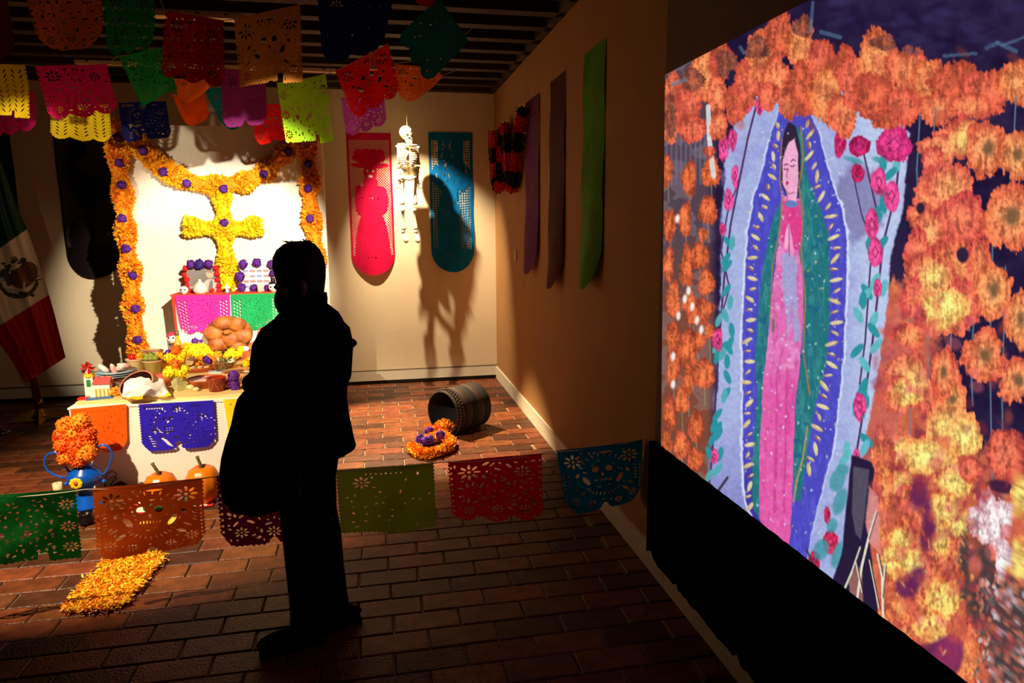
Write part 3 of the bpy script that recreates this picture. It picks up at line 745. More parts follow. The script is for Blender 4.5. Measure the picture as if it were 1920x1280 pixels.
# cloth: a draped sheet whose outline runs to the photographed corners
def lerp(a, b, t): return a+(b-a)*t
NU, NV = 60, 120
uu, vv = np.meshgrid(np.linspace(0, 1, NU), np.linspace(0, 1, NV))
edgeR = np.array([(-25, 205), (0, 298), (30, 385), (52, 432), (78, 505), (100, 580), (123, 670)], float)
edgeL = np.array([(-85, 210), (-85, 330), (-70, 470), (-48, 560), (-20, 620), (15, 665), (49, 718)], float)
sv = np.linspace(0, 1, len(edgeR))
ER = np.stack([np.interp(vv[:, 0], sv, edgeR[:, k]) for k in (0, 1)], 1); EL = np.stack([np.interp(vv[:, 0], sv, edgeL[:, k]) for k in (0, 1)], 1)
PX = EL[:, None, :]*(1-uu[..., None])+ER[:, None, :]*uu[..., None]
dep = FY-.09+.035*np.sin(uu*13+vv*3)*(.3+.7*vv)+.012*np.sin(uu*31+vv*5)
d = np.stack([(PX[..., 0]-CX)/FPX, (PX[..., 1]-CY)/FPX, np.ones_like(uu)], -1)@RW.T
tt = dep/d[..., 1]; FP = CAM+d*tt[..., None]
ex = PX[..., 0]; ey = PX[..., 1]
b1 = 465-.70*ex; b2 = 610-.63*ex                              # the two seams
col = np.where((ey < b1)[..., None], np.array(lin((0, 66, 44))), np.where((ey < b2)[..., None], np.array(lin((236, 220, 190))), np.array(lin((186, 8, 22)))))
def paint(mask, c): 
    global col
    col = np.where(mask[..., None], np.array(lin(c)), col)
FINE = []
fp_ = FP.reshape(-1, 3); loc = fp_.mean(0)
idx = np.arange(NU*NV).reshape(NV, NU)
faces = np.stack([idx[:-1, :-1], idx[1:, :-1], idx[1:, 1:], idx[:-1, 1:]], -1).reshape(-1, 4)
def color_mesh(name, P, faces, colr, m_, loc, parent=None):
    me = bpy.data.meshes.new(name); n = len(P); nf = len(faces)
    me.vertices.add(n); me.vertices.foreach_set('co', (P-np.array(loc)).astype(np.float32).ravel())
    me.loops.add(nf*4); me.loops.foreach_set('vertex_index', faces.astype(np.int32).ravel())
    me.polygons.add(nf); me.polygons.foreach_set('loop_start', np.arange(0, nf*4, 4, dtype=np.int32)); me.polygons.foreach_set('loop_total', np.full(nf, 4, np.int32))
    me.polygons.foreach_set('use_smooth', np.ones(nf, bool))
    me.update(calc_edges=True); me.materials.append(m_)
    ca = me.color_attributes.new('print', 'FLOAT_COLOR', 'POINT')
    ca.data.foreach_set('color', np.concatenate([colr, np.ones((n, 1))], 1).astype(np.float32).ravel())
    o = bpy.data.objects.new(name, me); COL.objects.link(o)
    if parent is not None: o.parent = parent
    else: o.location = loc
    WORLD[o.name] = Vector(loc); return o
# finer sheet so that the seams and the crest print crisply
NU, NV = 150, 300
uu, vv = np.meshgrid(np.linspace(0, 1, NU), np.linspace(0, 1, NV))
ER = np.stack([np.interp(vv[:, 0], sv, edgeR[:, k]) for k in (0, 1)], 1); EL = np.stack([np.interp(vv[:, 0], sv, edgeL[:, k]) for k in (0, 1)], 1)
PX = EL[:, None, :]*(1-uu[..., None])+ER[:, None, :]*uu[..., None]
dep = FY-.10+.04*np.sin(uu*13+vv*3)*(.3+.7*vv)+.012*np.sin(uu*31+vv*5)
d = np.stack([(PX[..., 0]-CX)/FPX, (PX[..., 1]-CY)/FPX, np.ones_like(uu)], -1)@RW.T
FP = CAM+d*(dep/d[..., 1])[..., None]
ex = PX[..., 0]; ey = PX[..., 1]
b1 = 465-.70*ex; b2 = 610-.63*ex
col = np.where((ey < b1)[..., None], np.array(lin((0, 62, 42))), np.where((ey < b2)[..., None], np.array(lin((238, 222, 192))), np.array(lin((190, 8, 22)))))
def E_(cx, cy, rx, ry, a=0): return ell_(ex, ey, cx, cy, rx, ry, a) < 0
# crest: eagle on a cactus above water, with a half wreath
for k in range(15):
    a = .25+k*.19; paint(E_(34+36*math.cos(a), 522+34*math.sin(a), 7, 3.2, a+1.2), (54, 84, 44) if k % 2 else (70, 62, 30))
paint(E_(42, 520, 24, 20, -.5), (104, 62, 30)); paint(E_(52, 512, 19, 22, .3), (126, 76, 34))
for k in range(6): paint(E_(46+k*4, 500+k*5, 14, 1.3, -.9+k*.16), (70, 40, 22))
paint(E_(40, 533, 8, 5, .5), (120, 76, 38))
paint(E_(27, 487, 5, 7, .3), (110, 70, 34)); paint(E_(24, 484, 5, 2), (170, 120, 40)); paint(E_(43, 489, 7, 6, -.4), (62, 66, 44))
for k in range(7): paint(E_(6+k*6, 494+6*math.sin(k*1.2), 5, 2.6, .5*math.sin(k)), (48, 64, 44))
paint(E_(8, 515, 9, 12), (50, 70, 46)); paint(E_(20, 524, 8, 13, .4), (82, 60, 34)); paint(E_(13, 506, 5, 8, .6), (60, 74, 50)); paint(E_(26, 512, 7, 5, .8), (72, 46, 26))
paint(E_(2, 524, 6, 5), (170, 190, 190)); paint(E_(45, 536, 2, 9, .1), (214, 196, 160)); paint(E_(30, 545, 20, 3, .15), (196, 186, 160))
for k in range(5): paint(E_(20+k*10, 551+2*math.sin(k*2.), 5.5, 3.2, .2), (46, 60, 42))
P_ = FP.reshape(-1, 3); loc = P_.mean(0)
idx = np.arange(NU*NV).reshape(NV, NU)
faces = np.stack([idx[:-1, :-1], idx[1:, :-1], idx[1:, 1:], idx[:-1, 1:]], -1).reshape(-1, 4)
o = color_mesh('national_flag', P_, faces, col.reshape(-1, 3), attr_mat('satin_flag', .45, trans=.12), loc)
tag(o, 'green white and red flag with eagle crest, draped on the pole at far left', 'flag')

# ------------------------------------------------------------------ wicker drum lying on its side, flowers spilling out
wk = mat('dark_wicker', (34, 18, 10), .75, .35, 30, bump=.6, bscale=120); wk2 = mat('black_band', (10, 6, 5), .8, .2); wk3 = mat('brown_band', (50, 28, 15), .7, .3, 20, bump=.3)
ca = at(838, 823, Z=0); rB = .185
ax = Vector((.80, .60, 0)).normalized(); c0 = Vector((ca.x-.02, ca.y+.12, rB)); 
rm = Matrix((Vector((-ax.y, ax.x, 0)), Vector((0, 0, 1)), ax)).transposed()
t = thing('wicker_basket', 'dark banded wicker basket tipped on its side on the brick floor', 'basket', (c0.x+.12, c0.y+.1, 0))
MB().lathe([(rB*.93, 0.0), (rB*.99, 0), (rB, .02), (rB*1.01, .1)], c0, 36, rm).build('rim_band', wk, t, True)
mb = MB().lathe([(rB*.93, 0.001), (rB*.93, .36), (0.001, .37)], c0, 36, rm); mb.build('lining', wk2, t, True)
for k, (z0, z1, m_) in enumerate(((.10, .17, wk3), (.17, .24, wk2), (.24, .31, wk3), (.31, .385, wk2))):
    MB().lathe([(rB*1.0, z0), (rB*1.02, z0+.01), (rB*1.02, z1-.01), (rB*1.0, z1)], c0, 36, rm).build('band', m_, t, True)
MB().lathe([(rB, .385), (rB*.95, .39), (0.001, .39)], c0, 36, rm).build('base_disc', wk, t, True)
mb = MB()
for i in range(2):
    for k in range(44):
        a = 2*math.pi*k/44+i*.07; p = c0+rm@Vector((rB*1.03*math.cos(a), rB*1.03*math.sin(a), .03+.03*i)); mb.ell(p, .009, 6, 4)
mb.build('weave', mat('pale_cane', (74, 52, 34), .7, .3), t, True)
for k in range(40):
    pass
tt_ = thing('flower_garland', 'orange marigold garland with purple roses spilling from the tipped basket', 'garland', at(800, 850, Z=0))
mb = MB()
gp = [(772, 838), (785, 848), (803, 851), (822, 846), (842, 838), (846, 826), (830, 815), (808, 822), (792, 826)]
for i in range(len(gp)-1):
    a = at(*gp[i], Z=.04); b = at(*gp[i+1], Z=.04)
    for k in range(5):
        q = a.lerp(b, k/5)
        for n in range(46):
            dd = Vector((R_.gauss(0, 1), R_.gauss(0, 1), R_.gauss(0, .9))).normalized(); mb.petal(q+dd*.018, dd, .034, .028, R_.randrange(3))
hp = at(829, 800, Z=.13)
for k in range(7):
    q = c0+rm@Vector((-.05+.02*k, -.12+.03*math.sin(k), .03-.02*k)); 
    for n in range(30):
        dd = Vector((R_.gauss(0, 1), R_.gauss(0, 1), R_.gauss(0, 1))).normalized(); mb.petal(q+dd*.02, dd, .035, .03, R_.randrange(3))
for v in mb.v: v.z = max(v.z, .004)
tag(mb.build('petals', MG, tt_), kind='stuff')
for x, y, z in ((788, 822, .07), (797, 826, .07), (806, 824, .07), (804, 807, .08), (826, 815, .10)): pompom(at(x, y, Z=z), .035, tt_)

# ------------------------------------------------------------------ the standing visitor, in silhouette
YH = 2.74
def Hh(x, y, dy=0): return at(x, y, Y=YH+dy)
skin = mat('skin', (70, 42, 30), .6, .1); blk = mat('black_wool', (7, 6, 6), .95, .2, 30, spec=.05); blk2 = mat('black_denim', (6, 6, 7), .9, .2, 40, spec=.05)
hairm = mat('black_hair', (6, 5, 5), .6, .3, 40, stretch=(20, 20, 1), spec=.1); bagm = mat('black_bag_cloth', (6, 5, 5), .85, .2, 20, spec=.05)
foot = at(600, 1188, Z=0)
pers = thing('person', 'person in a dark coat with short hair, back to us, looking left at the altar', 'person', (foot.x, YH, 0))
V, Rr, Ed = [], [], []
def jv(p, r, par=None):
    V.append(Vector(p)); Rr.append(r); i = len(V)-1
    if par is not None: Ed.append((par, i))
    return i
pel = jv(Hh(582, 842), .125); sp = jv(Hh(580, 760), .12, pel); ch = jv(Hh(580, 660), .13, sp); nk0 = jv(Hh(576, 600), .075, ch); nk = jv(Hh(570, 575), .05, nk0)
hd = jv(Hh(562, 545, .0), .078, nk); h2 = jv(Hh(560, 510), .092, hd); h3 = jv(Hh(560, 478), .07, h2)
def hand(p, par, d, side, s=1.0):
    d = Vector(d).normalized(); up = Vector((0, 0, 1)); sd = d.cross(up).normalized()*side
    palm = jv(p+d*.045, .028*s, par)
    for k, ln in enumerate((.062, .072, .068, .052)):
        b = p+d*.07+up*(.024-.016*k); f1 = jv(b, .0095, palm); f2 = jv(b+d*ln*.5-sd*.004, .0085, f1); jv(b+d*ln-sd*.022, .007, f2)
    th = jv(p+d*.03+up*.03-sd*.01, .011, palm); jv(p+d*.058+up*.05-sd*.02, .009, th)
# left arm bent forward, hand clasped in front
s1 = jv(Hh(535, 610, -.03), .07, ch); e1 = jv(Hh(556, 705, -.09), .05, s1); w1 = jv(Hh(538, 726, -.02), .032, e1); hand(V[w1], w1, (-1, .15, .04), 1)
s2 = jv(Hh(628, 612, .03), .07, ch); e2 = jv(Hh(640, 700, .06), .055, s2); w2 = jv(Hh(585, 745, .2), .035, e2); hand(V[w2], w2, (-1, .2, .1), -1)
for (hx, kx, ax_, dy) in ((566, 575, 585, -.03), (602, 612, 622, .06)):
    hp_ = jv(Hh(hx, 890, dy), .085, pel); kn = jv(Hh(kx, 1010, dy), .062, hp_); an = jv(Hh(ax_, 1150, dy), .045, kn); jv(Hh(ax_-22, 1176, dy-.05), .04, an); 
me = bpy.data.meshes.new('body'); me.from_pydata([tuple(v-pers.location) for v in V], Ed, []); body = bpy.data.objects.new('body', me); COL.objects.link(body); body.parent = pers
me.materials.append(skin)
md = body.modifiers.new('skin', 'SKIN'); md.use_smooth_shade = True
for i, r in enumerate(Rr): me.skin_vertices[0].data[i].radius = (r*.78, r*.78) if r > .03 else (r, r); me.skin_vertices[0].data[i].use_root = (i == 0)
body.modifiers.new('sub', 'SUBSURF').levels = 1; body.modifiers['sub'].render_levels = 2
# face turned left: nose, ear, eyes under a mask
fc = Hh(527, 545, .05)
MB().ell(Hh(534, 540, -.02), (.03, .03, .03), 10, 8).tube([Hh(530, 520, .05), Hh(520, 540, .05), Hh(528, 545, .05)], [.010, .015, .012], 8).build('nose', skin, pers, True)
for dy in (-.04, .03): MB().ell(Hh(529, 522, dy), (.012, .016, .009), 10, 6).build('eye', mat('eye_white', (120, 110, 100), .3), pers, True)
MB().ell(Hh(545, 563, .0), (.06, .07, .07), 16, 10, dis=bump3(1, 3, .04)).build('face_mask', blk, pers, True)
MB().ell(Hh(566, 540, -.1), (.02, .012, .034), 10, 8).build('ear', skin, pers, True)
# hair: cap following the outline, ragged at the nape and crown
dH = bump3(3, 5, .03); mb = MB()
hw = [(452, 548, 576), (457, 532, 590), (468, 518, 600), (482, 511, 607), (500, 510, 611), (520, 516, 611), (540, 522, 609), (555, 540, 607), (566, 560, 602)]
prof = []; seg = 28
k0 = 0
rings = []
for (y, xl, xr) in hw:
    a = Hh(xl, y); b = Hh(xr, y); c = (a+b)/2; r = (b.x-a.x)/2; rings.append((c, r))
def loft(mb, rings, depth, seg=28, cap=True, wob=0, mi=0):
    k = len(mb.v)
    for i, (c, r) in enumerate(rings):
        dd = depth[i] if isinstance(depth, (list, tuple)) else depth*r
        for j in range(seg):
            a = 2*math.pi*j/seg; e = 1+wob*math.sin(5*a+i*.9)+wob*.6*math.sin(11*a+i*1.7)
            mb.v.append(Vector((c.x+r*math.cos(a)*(e if abs(math.cos(a)) < .9 else 1), c.y+dd*math.sin(a)*e, c.z)))
    for i in range(len(rings)-1):
        for j in range(seg):
            a = k+i*seg+j; b = k+i*seg+(j+1) % seg; mb.f.append((a, a+seg, b+seg, b)); mb.m.append(mi)
    if cap:
        mb.f.append(tuple(k+j for j in range(seg))); mb.m.append(mi); q = k+(len(rings)-1)*seg
        mb.f.append(tuple(q+j for j in reversed(range(seg)))); mb.m.append(mi)
loft(mb, rings, [.03, .06, .085, .1, .105, .105, .1, .09, .07])
for i in range(46):
    a = R_.uniform(0, 6.28); y = R_.choice((454, 456, 460)); c = Hh(560+22*math.cos(a), y, .05*math.sin(a)); mb.tube([c, c+Vector((R_.uniform(-.03, .02), 0, R_.uniform(.0, .014)))], [.004, .001], 4)
for i in range(40):
    x = R_.uniform(575, 608); c = Hh(x, 548, R_.uniform(-.08, .04)); mb.tube([c, c+Vector((.003, 0, -.025)), c+Vector((R_.uniform(-.004, .008), 0, -R_.uniform(.03, .055)))], [.010, .009, .002], 5)
mb.build('hair', hairm, pers, True)
def sil(rows, depth, nm, m_, dy=0, wob=0, parent=pers, seg=32):
    rg = []
    for (y, xl, xr) in rows: a, b = Hh(xl, y, dy), Hh(xr, y, dy); rg.append(((a+b)/2, (b.x-a.x)/2))
    mb = MB(); loft(mb, rg, depth, seg, wob=wob); return mb.build(nm, m_, parent, True)
sil([(556, 562, 604), (562, 556, 606), (570, 548, 614), (578, 535, 624), (588, 520, 636), (600, 510, 643), (620, 502, 651), (645, 494, 656), (690, 490, 656), (720, 489, 652), (750, 492, 651),
     (780, 497, 655), (805, 500, 660), (830, 502, 665), (840, 504, 668)], [.06, .07, .075, .09, .12, .14, .16, .17, .175, .175, .17, .175, .18, .19, .19], 'coat', blk, wob=.015)
mb = MB()
mb.tube([Hh(548, 606, -.02), Hh(532, 612, -.04), Hh(518, 630, -.05), Hh(509, 655, -.08), Hh(503, 695, -.1), Hh(490, 716, -.09), Hh(470, 722, -.06)], [.02, .045, .062, .072, .07, .055, .042], 16)
mb.build('sleeve', blk, pers, True)
mb = MB(); mb.tube([Hh(606, 596, .0), Hh(622, 606, .0), Hh(636, 622, .0), Hh(641, 645, .02), Hh(638, 700, .05), Hh(620, 740, .18), Hh(590, 745, .2)], [.02, .04, .045, .045, .045, .05, .04], 16); mb.ell(Hh(655, 643), (.03, .04, .02), 10, 8)
mb.build('sleeve', blk, pers, True)
sil([(700, 470, 492), (708, 458, 494), (716, 453, 492), (726, 457, 492), (736, 466, 492), (742, 476, 492)], .8, 'cuff', blk, -.02)
MB().tube([Hh(500, 632, -.1), Hh(492, 641, -.12), Hh(488, 650, -.12)], [.012, .010, .004], 6).ell(Hh(490, 648, -.12), (.012, .012, .02), 8, 6).build('tassel', blk, pers, True)
sil([(838, 520, 640), (870, 522, 634), (900, 524, 630), (940, 523, 629), (965, 525, 632)], .8, 'trouser_seat', blk2)
sil([(950, 524, 600), (1000, 529, 604), (1060, 535, 612), (1110, 541, 620), (1150, 544, 628), (1176, 544, 632)], .9, 'trouser_leg', blk2, -.06, .01)
sil([(950, 560, 631), (1000, 570, 640), (1060, 580, 645), (1110, 588, 651), (1150, 592, 657), (1172, 592, 661)], .9, 'trouser_leg', blk2, .07, .01)
for x, yb, dy, w_ in ((545, 1192, -.06, 1), (622, 1186, .07, 1)):
    c = Hh(x, yb, dy); c.z = .035
    mb = MB(); mb.ell(c, (.135, .055, .042), 16, 8, r=rot('Z', 12), dis=lambda x, y, z: -.12*(x > 0)*(z > 0)*0); mb.box((c.x, c.y, .008), (.25, .09, .016), r=rot('Z', 12))
    mb.build('shoe', blk, pers, True)
# the big slack bag hung from the forearm
bag = thing('shoulder_bag', 'large slack black bag hanging in front of the person, against the altar light', 'bag', Hh(470, 860, -.2))
rg = [(734, 455, 500), (745, 445, 520), (760, 440, 526), (790, 434, 532), (820, 424, 536), (850, 416, 538), (880, 412, 538), (905, 413, 538), (925, 419, 538), (940, 430, 537), (950, 446, 532), (957, 474, 524)]
sil(rg, [.05, .07, .09, .11, .13, .14, .15, .15, .14, .12, .09, .04], 'sack', bagm, -.12, .02, bag)
MB().tube([Hh(500, 745, -.12), Hh(520, 690, -.22), Hh(560, 605, -.17), Hh(590, 590, -.05)], .014, 8, flat=.4).build('strap', bagm, bag, True)
MB().tube([Hh(428, 925, -.1), Hh(427, 940, -.1), Hh(433, 950, -.1)], [.006, .008, .004], 6).build('tie_end', bagm, bag, True)

# ------------------------------------------------------------------ offerings on the altar table
def zc(P): return float(((np.array(P)-CAM)@RW)[2])
def S(px, P): return px*zc(P)/FPX
def T(x, y, z=None): return at(x, y, Z=ZT if z is None else z)
clay = mat('terracotta', (186, 92, 48), .5, .2, 12); clayd = mat('glazed_clay', (150, 44, 18), .25, .15, 12); clayl = mat('pale_clay', (206, 150, 96), .6, .15, 12)
enam = mat('cream_enamel', (232, 220, 176), .3, .05); purp2 = PUR; leafm = mat('leaf_green', (70, 110, 40), .6, .3, 20)
def base(x, y): p = T(x, y); p.y = min(p.y, 6.22); return Vector((p.x, p.y, ZT))
def dish(name, lab, cat, b, r, h, m_, fill=None, fm=None, lip=.12, seg=24, parent_r=None, foot=.6, mi=None):
    t = thing(name, lab, cat, b)
    MB().lathe([(0.001, 0), (r*foot, 0), (r*.85, h*.45), (r, h), (r*(1-lip), h), (r*(1-lip)*.85, h*.5), (r*.5, h*.2), (.001, h*.2)], b, seg, mi=0).build('vessel', m_, t, True)
    if fill:
        MB().ell(b+Vector((0, 0, h*.72)), (r*.82, r*.82, fill), 16, 8, dis=bump3(2, 5, .08)).build('contents', fm, t, True)
    return t
# toy church
b = base(172, 744); t = thing('toy_church', 'small painted toy church with a red flower on its tower, front left of altar', 'toy', b)
k = 1/250.
wht = mat('toy_white', (238, 228, 214), .5, .05); redp = mat('toy_red', (200, 26, 22), .4, .1); yel = mat('toy_yellow', (240, 190, 30), .5, .1); grn = mat('toy_green', (30, 130, 60), .5, .1); blu = mat('toy_blue', (40, 96, 150), .5, .1)
MB().box(b+Vector((-.0, 0, .07)), (.056, .05, .14), taper=.95).build('tower', wht, t)
MB().lathe([(.034, 0), (.03, .018), (.026, .02), (0.001, .022)], b+Vector((0, 0, .14)), 12).build('tower_cap', yel, t)
mb = MB()
for i in range(8):
    a = i*math.pi/4; mb.petal(b+Vector((0, -.01, .20)), (math.cos(a), -.3, math.sin(a)), .05, .034)
mb.build('red_flower', redp, t)
mb = MB()
for i in range(6): a = i*math.pi/3+.4; mb.petal(b+Vector((0, 0, .185)), (math.cos(a), -.1, math.sin(a)*.7), .055, .03)
mb.build('leaves', grn, t)
MB().box(b+Vector((0, -.026, .10)), (.024, .004, .045)).build('window', grn, t)
MB().box(b+Vector((.075, .0, .045)), (.10, .055, .09)).build('nave', wht, t)
MB().add([b+Vector(v) for v in ((.02, -.035, .09), (.13, -.035, .09), (.13, .035, .09), (.02, .035, .09), (.02, 0, .135), (.13, 0, .135))], [(0, 1, 5, 4), (3, 4, 5, 2), (0, 4, 3), (1, 2, 5), (0, 3, 2, 1)]).build('roof', redp, t)
for i in range(4): MB().tube([b+Vector((.04+.024*i, -.03, 0)), b+Vector((.04+.024*i, -.03, .06))], .006, 8).build('column', yel, t)
MB().box(b+Vector((-.03, -.05, .006)), (.06, .05, .012)).build('red_step', redp, t); MB().box(b+Vector((.07, -.06, .004)), (.15, .05, .008), r=rot('Z', 14)).build('blue_base', blu, t)
def flowers(name, lab, pts, r, mats, roses=(), n=60, cat='flowers', grp=None, stem=None):
    t = thing(name, lab, cat, Vector((pts[0].x, pts[0].y, ZT)), grp)
    for p in pts:
        p = Vector((p.x, p.y, max(p.z, ZT+r*.85))); mb = MB(); mb.puff(p, r*R_.uniform(.85, 1.1), n, mis=tuple(range(len(mats)))); mb.build('flower_head', mats, t)
    for p, q in roses: pompom(p, q, t)
    return t
def up(p, z): return Vector((p.x, p.y, p.z+z))
b = base(204, 738); flowers('marigold_bunch', 'yellow marigold bunch with a big purple rose behind the toy church', [up(base(188, 722), .05), up(b, .03), up(b, .09), up(base(214, 742), .02), up(base(212, 730), .06)], .035, MG[:2]+MY[2:], [(up(base(197, 738), .045), .052)])
# plate stack with sugar candies on a bowl
b = base(222, 726); plt = mat('blue_grey_plate', (150, 178, 190), .3, .08)
t = thing('plate_stack', 'stack of pale blue plates holding pink and white sugar candies, left rear of the altar', 'plates', b)
MB().lathe([(.05, 0), (.085, .05), (.09, .075)], b, 20).build('bowl', mat('lilac_bowl', (170, 140, 160), .4), t, True)
for i in range(3): MB().lathe([(.04, 0), (.125, .012), (.13, .018), (.04, .006), (0.001, .006)], up(b, .078+.014*i), 28).build('plate', plt, t, True)
sug = mat('sugar_white', (245, 225, 215), .5, .05, c2=(230, 120, 120), scale=20)
for dx, dz, a in ((-.075, .145, 40), (.03, .145, -20), (.055, .16, 10), (-.01, .135, 70)): MB().ell(b+Vector((dx, -.02, dz)), (.045, .02, .018), 10, 7, r=rot('Y', a)).build('candy', sug, t, True)
# tipped clay plate and embroidered cloth
b = base(262, 742); t = thing('clay_plate', 'clay plate with a dark glazed inside, tilted up behind the white napkin', 'plate', b)
rr_ = rot('X', 38)@rot('Y', -14)
MB().lathe([(0.001, 0), (.04, .0), (.108, .024), (.118, .035), (.102, .032), (.04, .014), (0.001, .012)], up(b, .062), 32, rr_).build('rim', mat('pink_clay', (206, 130, 100), .5), t, True)
MB().lathe([(.104, .035), (.04, .017), (0.001, .015)], up(b, .062), 32, rr_).build('glaze', mat('black_glaze', (36, 14, 10), .15), t, True)
nap = mat('napkin_white', (244, 240, 236), .85, .03, bump=.2, bscale=120); napy = mat('napkin_yellow_edge', (250, 196, 16), .8, .08)
def sheet(P, m_, name, parent=None, mi=None, mats=None):
    nv, nu = len(P), len(P[0]); mb = MB(); mb.v = [Vector(p) for row in P for p in row]
    for j in range(nv-1):
        for i in range(nu-1):
            mb.f.append((j*nu+i, j*nu+i+1, (j+1)*nu+i+1, (j+1)*nu+i)); mb.m.append(mi(i, j) if mi else 0)
    return mb.build(name, mats or m_, parent, True)
def napkin(pxg, name):
    P = []
    return P
g = [[(232, 712), (252, 706), (272, 703), (292, 704), (306, 712), (318, 736)],
     [(232, 722), (250, 714), (272, 710), (290, 710), (304, 722), (322, 742)],
     [(230, 738), (246, 734), (262, 730), (284, 728), (298, 735), (312, 744)],
     [(226, 741), (244, 748), (262, 742), (276, 740), (290, 742), (302, 745)],
     [(228, 745), (246, 751), (262, 755), (272, 741), (286, 743), (298, 746)]]
hz = [[.10, .12, .125, .12, .09, .02], [.085, .115, .12, .11, .07, .014], [.045, .09, .095, .08, .045, .009], [.018, .05, .05, .035, .02, .006], [.008, .016, .014, .009, .007, .004]]
def gridup(g, hz, f=5):
    G = np.array([[tuple(at(x, y, Z=ZT+z)) for (x, y), z in zip(r, h)] for r, h in zip(g, hz)])
    nv, nu = G.shape[:2]; vi = np.linspace(0, nv-1, (nv-1)*f+1); ui = np.linspace(0, nu-1, (nu-1)*f+1); out = np.zeros((len(vi), len(ui), 3))
    for a, v in enumerate(vi):
        for c, u in enumerate(ui):
            j = min(int(v), nv-2); i = min(int(u), nu-2); tv = v-j; tu = u-i; tv = tv*tv*(3-2*tv); tu = tu*tu*(3-2*tu)
            out[a, c] = (G[j, i]*(1-tu)+G[j, i+1]*tu)*(1-tv)+(G[j+1, i]*(1-tu)+G[j+1, i+1]*tu)*tv
    out[..., 1] = np.clip(out[..., 1], TY0-.03, 6.2); out[..., 2] += .004*np.sin(out[..., 0]*90); return out
GG = gridup(g, hz)
c = Vector(GG[0, 0]); o = sheet(GG, None, 'napkin', mi=lambda i, j: 1 if j >= 17 or i >= 23 or (i == 0 and j > 13) else 0, mats=[nap, napy])
tag(o, 'white napkin with a yellow border draped over crockery at the front of the altar', 'napkin')
o.location = (0, 0, 0)
# enamel cups of fruit
for (x, y, r, h, m_, lab, fm, ft) in ((256, 700, .065, .115, enam, 'cream enamel cup with a red tomato, rear left of the altar', mat('tomato', (214, 34, 20), .25), 1), (288, 699, .07, .10, mat('olive_enamel', (196, 176, 104), .35, .08), 'olive enamel cup heaped with green fruit, rear left of the altar', mat('tomatillo', (150, 160, 60), .4, .2), 3)):
    b = base(x, y); t = thing('enamel_cup', lab, 'cup', b)
    MB().lathe([(0.001, 0), (r*.72, 0), (r*.95, h*.95), (r*1.08, h), (r*1.06, h*1.03), (r*.9, h*.95), (0.001, h*.85)], b, 24).build('cup', m_, t, True)
    MB().lathe([(r*1.0, h*.93), (r*1.1, h), (r*1.05, h*1.04)], b, 24).build('rim', mat('salmon_rim', (236, 190, 160), .4), t, True)
    if ft == 1: MB().ell(b+Vector((-.015, 0, h+.015)), (.034, .034, .028), 14, 8).build('tomato', fm, t, True); MB().puff(b+Vector((.035, 0, h+.02)), .03, 30, mis=(0,)).build('marigold', MG[1], t)
    else:
        for q in range(5): MB().ell(b+Vector((-.035+.03*(q % 3), -.01+.02*(q//3), h+.018+.02*(q//3))), (.026, .024, .022), 10, 7).build('fruit', fm, t, True)
        for q in range(3): MB().petal(b+Vector((0, 0, h+.03)), (q-1, -.2, 1), .05, .02).build('leaf', leafm, t)
b = base(300, 664); dish('clay_bowl', 'wide shallow clay bowl at the rear left of the altar, against the step', 'bowl', b, .10, .075, clayl, .02, mat('brown_broth', (160, 80, 40), .4))
# bottle and skull with pink hat
b = base(337, 684); t = thing('spirit_bottle', 'slim glass bottle of golden spirit with a black label, left of the big bread', 'bottle', b)
MB().lathe([(0.001, 0), (.034, 0), (.036, .01), (.036, .15), (.03, .18), (.014, .215), (.013, .25), (.013, .26)], b, 20).build('glass_body', mat('golden_spirit', (226, 160, 50), .12, .05, spec=.6), t, True)
MB().lathe([(.0145, .245), (.016, .25), (.016, .285), (0.001, .287)], b, 14).build('cap', mat('olive_cap', (90, 74, 30), .4), t, True)
MB().lathe([(.0368, .02), (.0368, .11)], b, 20).build('label', mat('black_label', (24, 18, 14), .5), t, True)
MB().lathe([(.0372, .07), (.0372, .078)], b, 20).build('label_stripe', mat('cream_print', (220, 205, 170), .5), t, True)
sugar = mat('sugar_skull_white', (246, 240, 228), .6, .04); ink = mat('ink_black', (16, 12, 12), .5)
def skull(c, r, name, lab, hat=None, grp=None, jar=False, cheeks=False):
    t = thing(name, lab, 'skull', Vector((c.x, c.y, c.z-r)), grp)
    MB().ell(c, (r, r*.95, r*.95), 18, 12).ell(c+Vector((0, -r*.25, -r*.6)), (r*.6, r*.6, r*.45), 12, 8).build('head', sugar, t, True)
    for s in (-1, 1): MB().ell(c+Vector((s*r*.38, -r*.84, r*.1)), (r*.22, r*.14, r*.2), 10, 7).build('eye', ink, t, True)
    MB().ell(c+Vector((0, -r*.93, -r*.18)), (r*.08, r*.08, r*.12), 8, 6).build('nose', ink, t, True)
    MB().tube([c+Vector((r*.4*math.cos(a), -r*.86, -r*.45-r*.18*math.sin(a))) for a in [0, .6, 1.2, 1.57, 1.95, 2.5, 3.14]], r*.035, 5).build('mouth', ink, t, True)
    if hat == 'pink': MB().lathe([(r*1.1, 0), (r*1.15, r*.1), (r*.6, r*.4), (r*.5, r*.5), (0.001, r*.55)], up(c, r*.55), 18, rot('Y', -16)).build('hat', mat('pink_felt', (226, 40, 90), .8), t, True)
    if hat == 'top': MB().lathe([(r*.95, 0), (r*.95, r*.1), (r*.5, r*.12), (r*.42, r*1.0), (r*.5, r*1.15), (0.001, r*1.15)], up(c, r*.8), 18).build('top_hat', ink, t, True)
    return t
b = base(320, 684); c = at(323, 633, Y=b.y+.02); t = skull(c, .042, 'skull_figure', 'white skull figure with a pink hat, left of the spirit bottle', 'pink')
